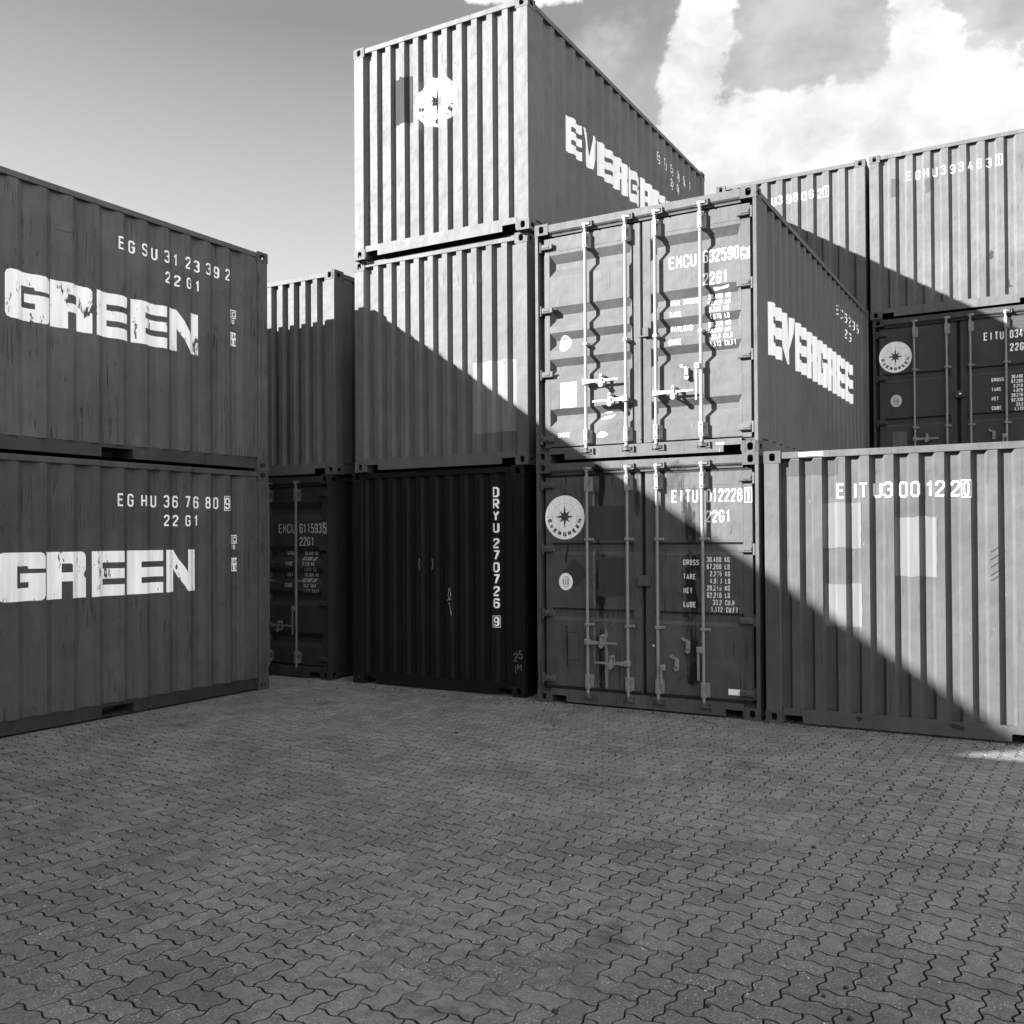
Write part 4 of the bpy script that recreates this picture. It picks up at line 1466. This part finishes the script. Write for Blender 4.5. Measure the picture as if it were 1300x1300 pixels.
def paver_mat():
    mt, q, b = new_mat('concrete_pavers')
    c = q.n('ShaderNodeTexCoord')
    v = c.outputs['Object']
    g = q.n('ShaderNodeNewGeometry')
    isl = g.outputs['Random Per Island']
    big = q.noise(v, 0.30, 5, 0.6)
    midn = q.noise(v, 1.7, 5, 0.65, 0.4)
    fine = q.noise(v, 75, 6, 0.85)
    patchy = q.noise(v, 14, 5, 0.7)
    grit = q.noise(v, 420, 2, 0.6)
    col = q.m('MULTIPLY', 0.098, q.m('ADD', 0.84, q.m('MULTIPLY', isl, 0.32)))
    col = q.m('MULTIPLY', col, q.m('ADD', 0.72, q.m('MULTIPLY', big, 0.56)))
    col = q.m('MULTIPLY', col, q.m('ADD', 0.50, q.m('MULTIPLY', midn, 1.0)))
    col = q.m('MULTIPLY', col, q.m('ADD', -0.75, q.m('MULTIPLY', fine, 3.50)))
    col = q.m('MULTIPLY', col, q.m('ADD', 0.42, q.m('MULTIPLY', patchy, 1.2)))
    col = q.m('MULTIPLY', col, q.m('ADD', 0.45, q.m('MULTIPLY', grit, 1.10)))
    # pale aggregate grains
    vo = q.n('ShaderNodeTexVoronoi')
    q.L.new(v, vo.inputs['Vector'])
    vo.inputs['Scale'].default_value = 95
    sp_ = q.n('ShaderNodeSeparateColor')
    q.L.new(vo.outputs['Color'], sp_.inputs[0])
    gr = q.m('MULTIPLY', q.mr(vo.outputs['Distance'], 0.40, 0.25), q.mr(sp_.outputs[0], 0.66, 0.72))
    grz = q.mr(q.noise(v, 3.2, 5, 0.7), 0.40, 0.62)
    col = q.mix(q.m('MULTIPLY', q.m('MULTIPLY', gr, grz), 0.9), col, 0.38)
    # sand dust swept over the stones
    dust = q.m('MULTIPLY', q.mr(q.noise(q.mapping(v, (1.0, 1.6, 1.0), (2.2, 0.4, 0)), 0.75, 6, 0.66, 0.6), 0.47, 0.62), q.mr(q.noise(v, 11, 5, 0.75), 0.40, 0.60))
    col = q.mix(q.m('MULTIPLY', dust, 0.60), col, 0.18)
    # oil spots and tyre dirt
    oil = q.mr(q.noise(q.mapping(v, (1.0, 1.5, 1)), 1.35, 6, 0.66), 0.60, 0.70)
    col = q.mix(q.m('MULTIPLY', oil, 0.62), col, 0.026)
    spot = q.mr(q.noise(q.mapping(v, (1, 1.6, 1), (4, 2, 0)), 5.0, 5, 0.7), 0.68, 0.72)
    col = q.mix(q.m('MULTIPLY', spot, 0.6), col, 0.018)
    # joint dirt and sand; block edges darkened too, standing in for joint shade
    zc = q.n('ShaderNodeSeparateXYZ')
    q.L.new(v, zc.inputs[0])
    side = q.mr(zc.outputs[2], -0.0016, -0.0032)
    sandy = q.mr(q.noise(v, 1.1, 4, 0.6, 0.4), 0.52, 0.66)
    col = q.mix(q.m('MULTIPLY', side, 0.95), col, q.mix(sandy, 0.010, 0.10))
    q.L.new(q.grey(col), b.inputs['Base Color'])
    b.inputs['Roughness'].default_value = 0.82
    b.inputs['Specular IOR Level'].default_value = 0.25
    h = q.m('ADD', q.m('MULTIPLY', fine, 0.0045), q.m('MULTIPLY', grit, 0.0006))
    bp = q.n('ShaderNodeBump')
    bp.inputs['Strength'].default_value = 0.9
    bp.inputs['Distance'].default_value = 1.0
    q.L.new(h, bp.inputs['Height'])
    q.L.new(bp.outputs[0], b.inputs['Normal'])
    return mt


gm_ = MB()
gm_.add([(-400, -400, -0.0095), (400, -400, -0.0095), (400, 400, -0.0095), (-400, 400, -0.0095)], [(0, 1, 2, 3)])
g_o = gm_.build('ground', ground_mat())
g_o['kind'] = 'structure'

U_ = 0.1135          # half the length of a paver
SHAPE = [(0.0, 0.0), (0.10, 0.045), (0.21, 0.085), (0.34, 0.085), (0.50, 0.0), (0.66, -0.085), (0.79, -0.085), (0.90, -0.045)]


def hedge(x, y):        # edge from (x,y) to (x+1,y), end excluded
    return [(x+a, y+d) for a, d in SHAPE]


def vedge(x, y):        # from (x,y) to (x,y+1)
    return [(x-d, y+a) for a, d in SHAPE]


def rev_h(x, y):        # from (x+1,y) to (x,y): reversed points, end excluded
    pts = hedge(x, y)[1:]+[(x+1, y)]
    return pts[::-1]


def rev_v(x, y):
    pts = vedge(x, y)[1:]+[(x, y+1)]
    return pts[::-1]


def outline(i, j, horiz):
    if horiz:
        return hedge(i, j)+hedge(i+1, j)+vedge(i+2, j)+rev_h(i+1, j+1)+rev_h(i, j+1)+rev_v(i, j)
    return hedge(i, j)+vedge(i+1, j)+vedge(i+1, j+1)+rev_h(i, j+2)+rev_v(i, j+1)+rev_v(i, j)


def make_paving(x0, x1, y0, y1, ang):
    ca, sa = math.cos(ang), math.sin(ang)
    n = int(26/U_)
    shapes = {}
    for hz in (True, False):
        o = np.array(outline(0, 0, hz))
        cen = o.mean(axis=0)
        # inward offset by normals
        nx = np.roll(o, -1, 0)-np.roll(o, 1, 0)
        nrm = np.stack([-nx[:, 1], nx[:, 0]], 1)
        nrm /= np.linalg.norm(nrm, axis=1)[:, None]
        gap = 0.0030/U_
        r0 = o+nrm*gap
        r1 = o+nrm*(gap+0.0006/U_)
        r2 = o+nrm*(gap+0.0026/U_)
        shapes[hz] = (r0, r1, r2, cen)
    V, F = [], []
    K = len(shapes[True][0])
    cnt = 0
    rnd = np.random.RandomState(5)
    vs_all = []
    for j in range(-n, n):
        for i in range(-n, n):
            kx = (i-j) % 4
            if kx == 0:
                hz = True
            elif kx == 3:
                hz = False
            else:
                continue
            # herringbone: horizontals start where (i-j)%4==0, verticals where it is 3 (two cells tall)
            cx, cy = i*U_, j*U_
            wx, wy = ca*cx-sa*cy, sa*cx+ca*cy
            if not (x0 < wx < x1 and y0 < wy < y1):
                continue
            r0, r1, r2, cen = shapes[hz]
            jx, jy = rnd.uniform(-0.0009, 0.0009, 2)
            jr = rnd.uniform(-0.006, 0.006)
            tz = rnd.uniform(-0.0008, 0.0)
            tx, ty = rnd.uniform(-0.004, 0.004, 2)
            for ring, zz in ((r0, -0.011), (r1, -0.0030), (r2, -0.0004)):
                p = (ring-cen)*U_
                c_, s_ = math.cos(jr), math.sin(jr)
                q = np.stack([p[:, 0]*c_-p[:, 1]*s_, p[:, 0]*s_+p[:, 1]*c_], 1)
                zc = zz+(tz+tx*p[:, 0]+ty*p[:, 1] if zz > -0.009 else 0*p[:, 0])
                q = q+cen*U_+np.array([cx+jx, cy+jy])
                vs_all.append(np.stack([ca*q[:, 0]-sa*q[:, 1], sa*q[:, 0]+ca*q[:, 1], zc], 1))
            cnt += 1
    verts = np.concatenate(vs_all).astype(np.float32)
    # faces: 2 rings of quads and a top n-gon
    loops, starts, tot = [], [], []
    base = np.arange(cnt)*3*K
    k = np.arange(K)
    kn = (k+1) % K
    quads = []
    for r in (0, 1):
        quads.append(np.stack([r*K+k, r*K+kn, (r+1)*K+kn, (r+1)*K+k], 1))
    quads = np.concatenate(quads)            # 2K x 4
    allq = (base[:, None, None]+quads[None]).reshape(-1)
    top = (base[:, None]+(2*K+k)[None]).reshape(-1)
    nq = cnt*2*K
    me = bpy.data.meshes.new('paving')
    me.vertices.add(len(verts))
    me.vertices.foreach_set('co', verts.reshape(-1))
    me.loops.add(nq*4+cnt*K)
    me.loops.foreach_set('vertex_index', np.concatenate([allq, top]).astype(np.int32))
    me.polygons.add(nq+cnt)
    ls = np.concatenate([np.arange(nq)*4, nq*4+np.arange(cnt)*K]).astype(np.int32)
    me.polygons.foreach_set('loop_start', ls)
    me.update(calc_edges=True)
    me.polygons.foreach_set('use_smooth', np.zeros(nq+cnt, dtype=bool))
    me.validate()
    return me, cnt


me, cnt = make_paving(-6.5, 9.0, -12.5, 1.2, R(-2.0))
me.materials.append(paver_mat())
pv = bpy.data.objects.new('pavement', me)
sc.collection.objects.link(pv)
pv['kind'] = 'structure'
print('pavers', cnt)


# crumbs of stone and dirt lying on the paving
def crumbs(name, mat, n, smin, smax, seed):
    rr = random.Random(seed)
    mb = MB()
    for _ in range(n):
        x, y = rr.uniform(-3.2, 6.5), rr.uniform(-7.2, -0.1)
        if rr.random() < 0.35:
            y = -abs(rr.gauss(0, 0.12))
        elif rr.random() < 0.15:
            x, y = -3.2+abs(rr.gauss(0, 0.1)), rr.uniform(-6.5, -0.8)
        s = rr.uniform(smin, smax)
        bm = bmesh.new()
        bmesh.ops.create_icosphere(bm, subdivisions=1, radius=s)
        a = rr.uniform(0, 6.28)
        k1, k2 = rr.uniform(.6, 1.5), rr.uniform(.5, 1.0)
        for v in bm.verts:
            c = v.co*rr.uniform(.8, 1.2)
            c = Vector((c.x*k1, c.y, c.z*k2))
            v.co = Vector((x+c.x*math.cos(a)-c.y*math.sin(a), y+c.x*math.sin(a)+c.y*math.cos(a), c.z+s*0.3))
        bm.verts.index_update()
        mb.add([v.co[:] for v in bm.verts], [[q.index for q in f.verts] for f in bm.faces])
        bm.free()
    o = mb.build(name, mat, fix=False)
    o['kind'] = 'stuff'
    o['category'] = 'grit'
    return o


g1 = crumbs('pale_grit', simple('pale_stone', 0.40, 0.8, var=0.3), 900, 0.0018, 0.0048, 1)
g1['label'] = 'pale crumbs of grit scattered over the grey paving'
g2 = crumbs('dark_grit', simple('dark_stone', 0.02, 0.8, var=0.3), 380, 0.004, 0.013, 2)
g2['label'] = 'dark crumbs of dirt scattered over the grey paving'
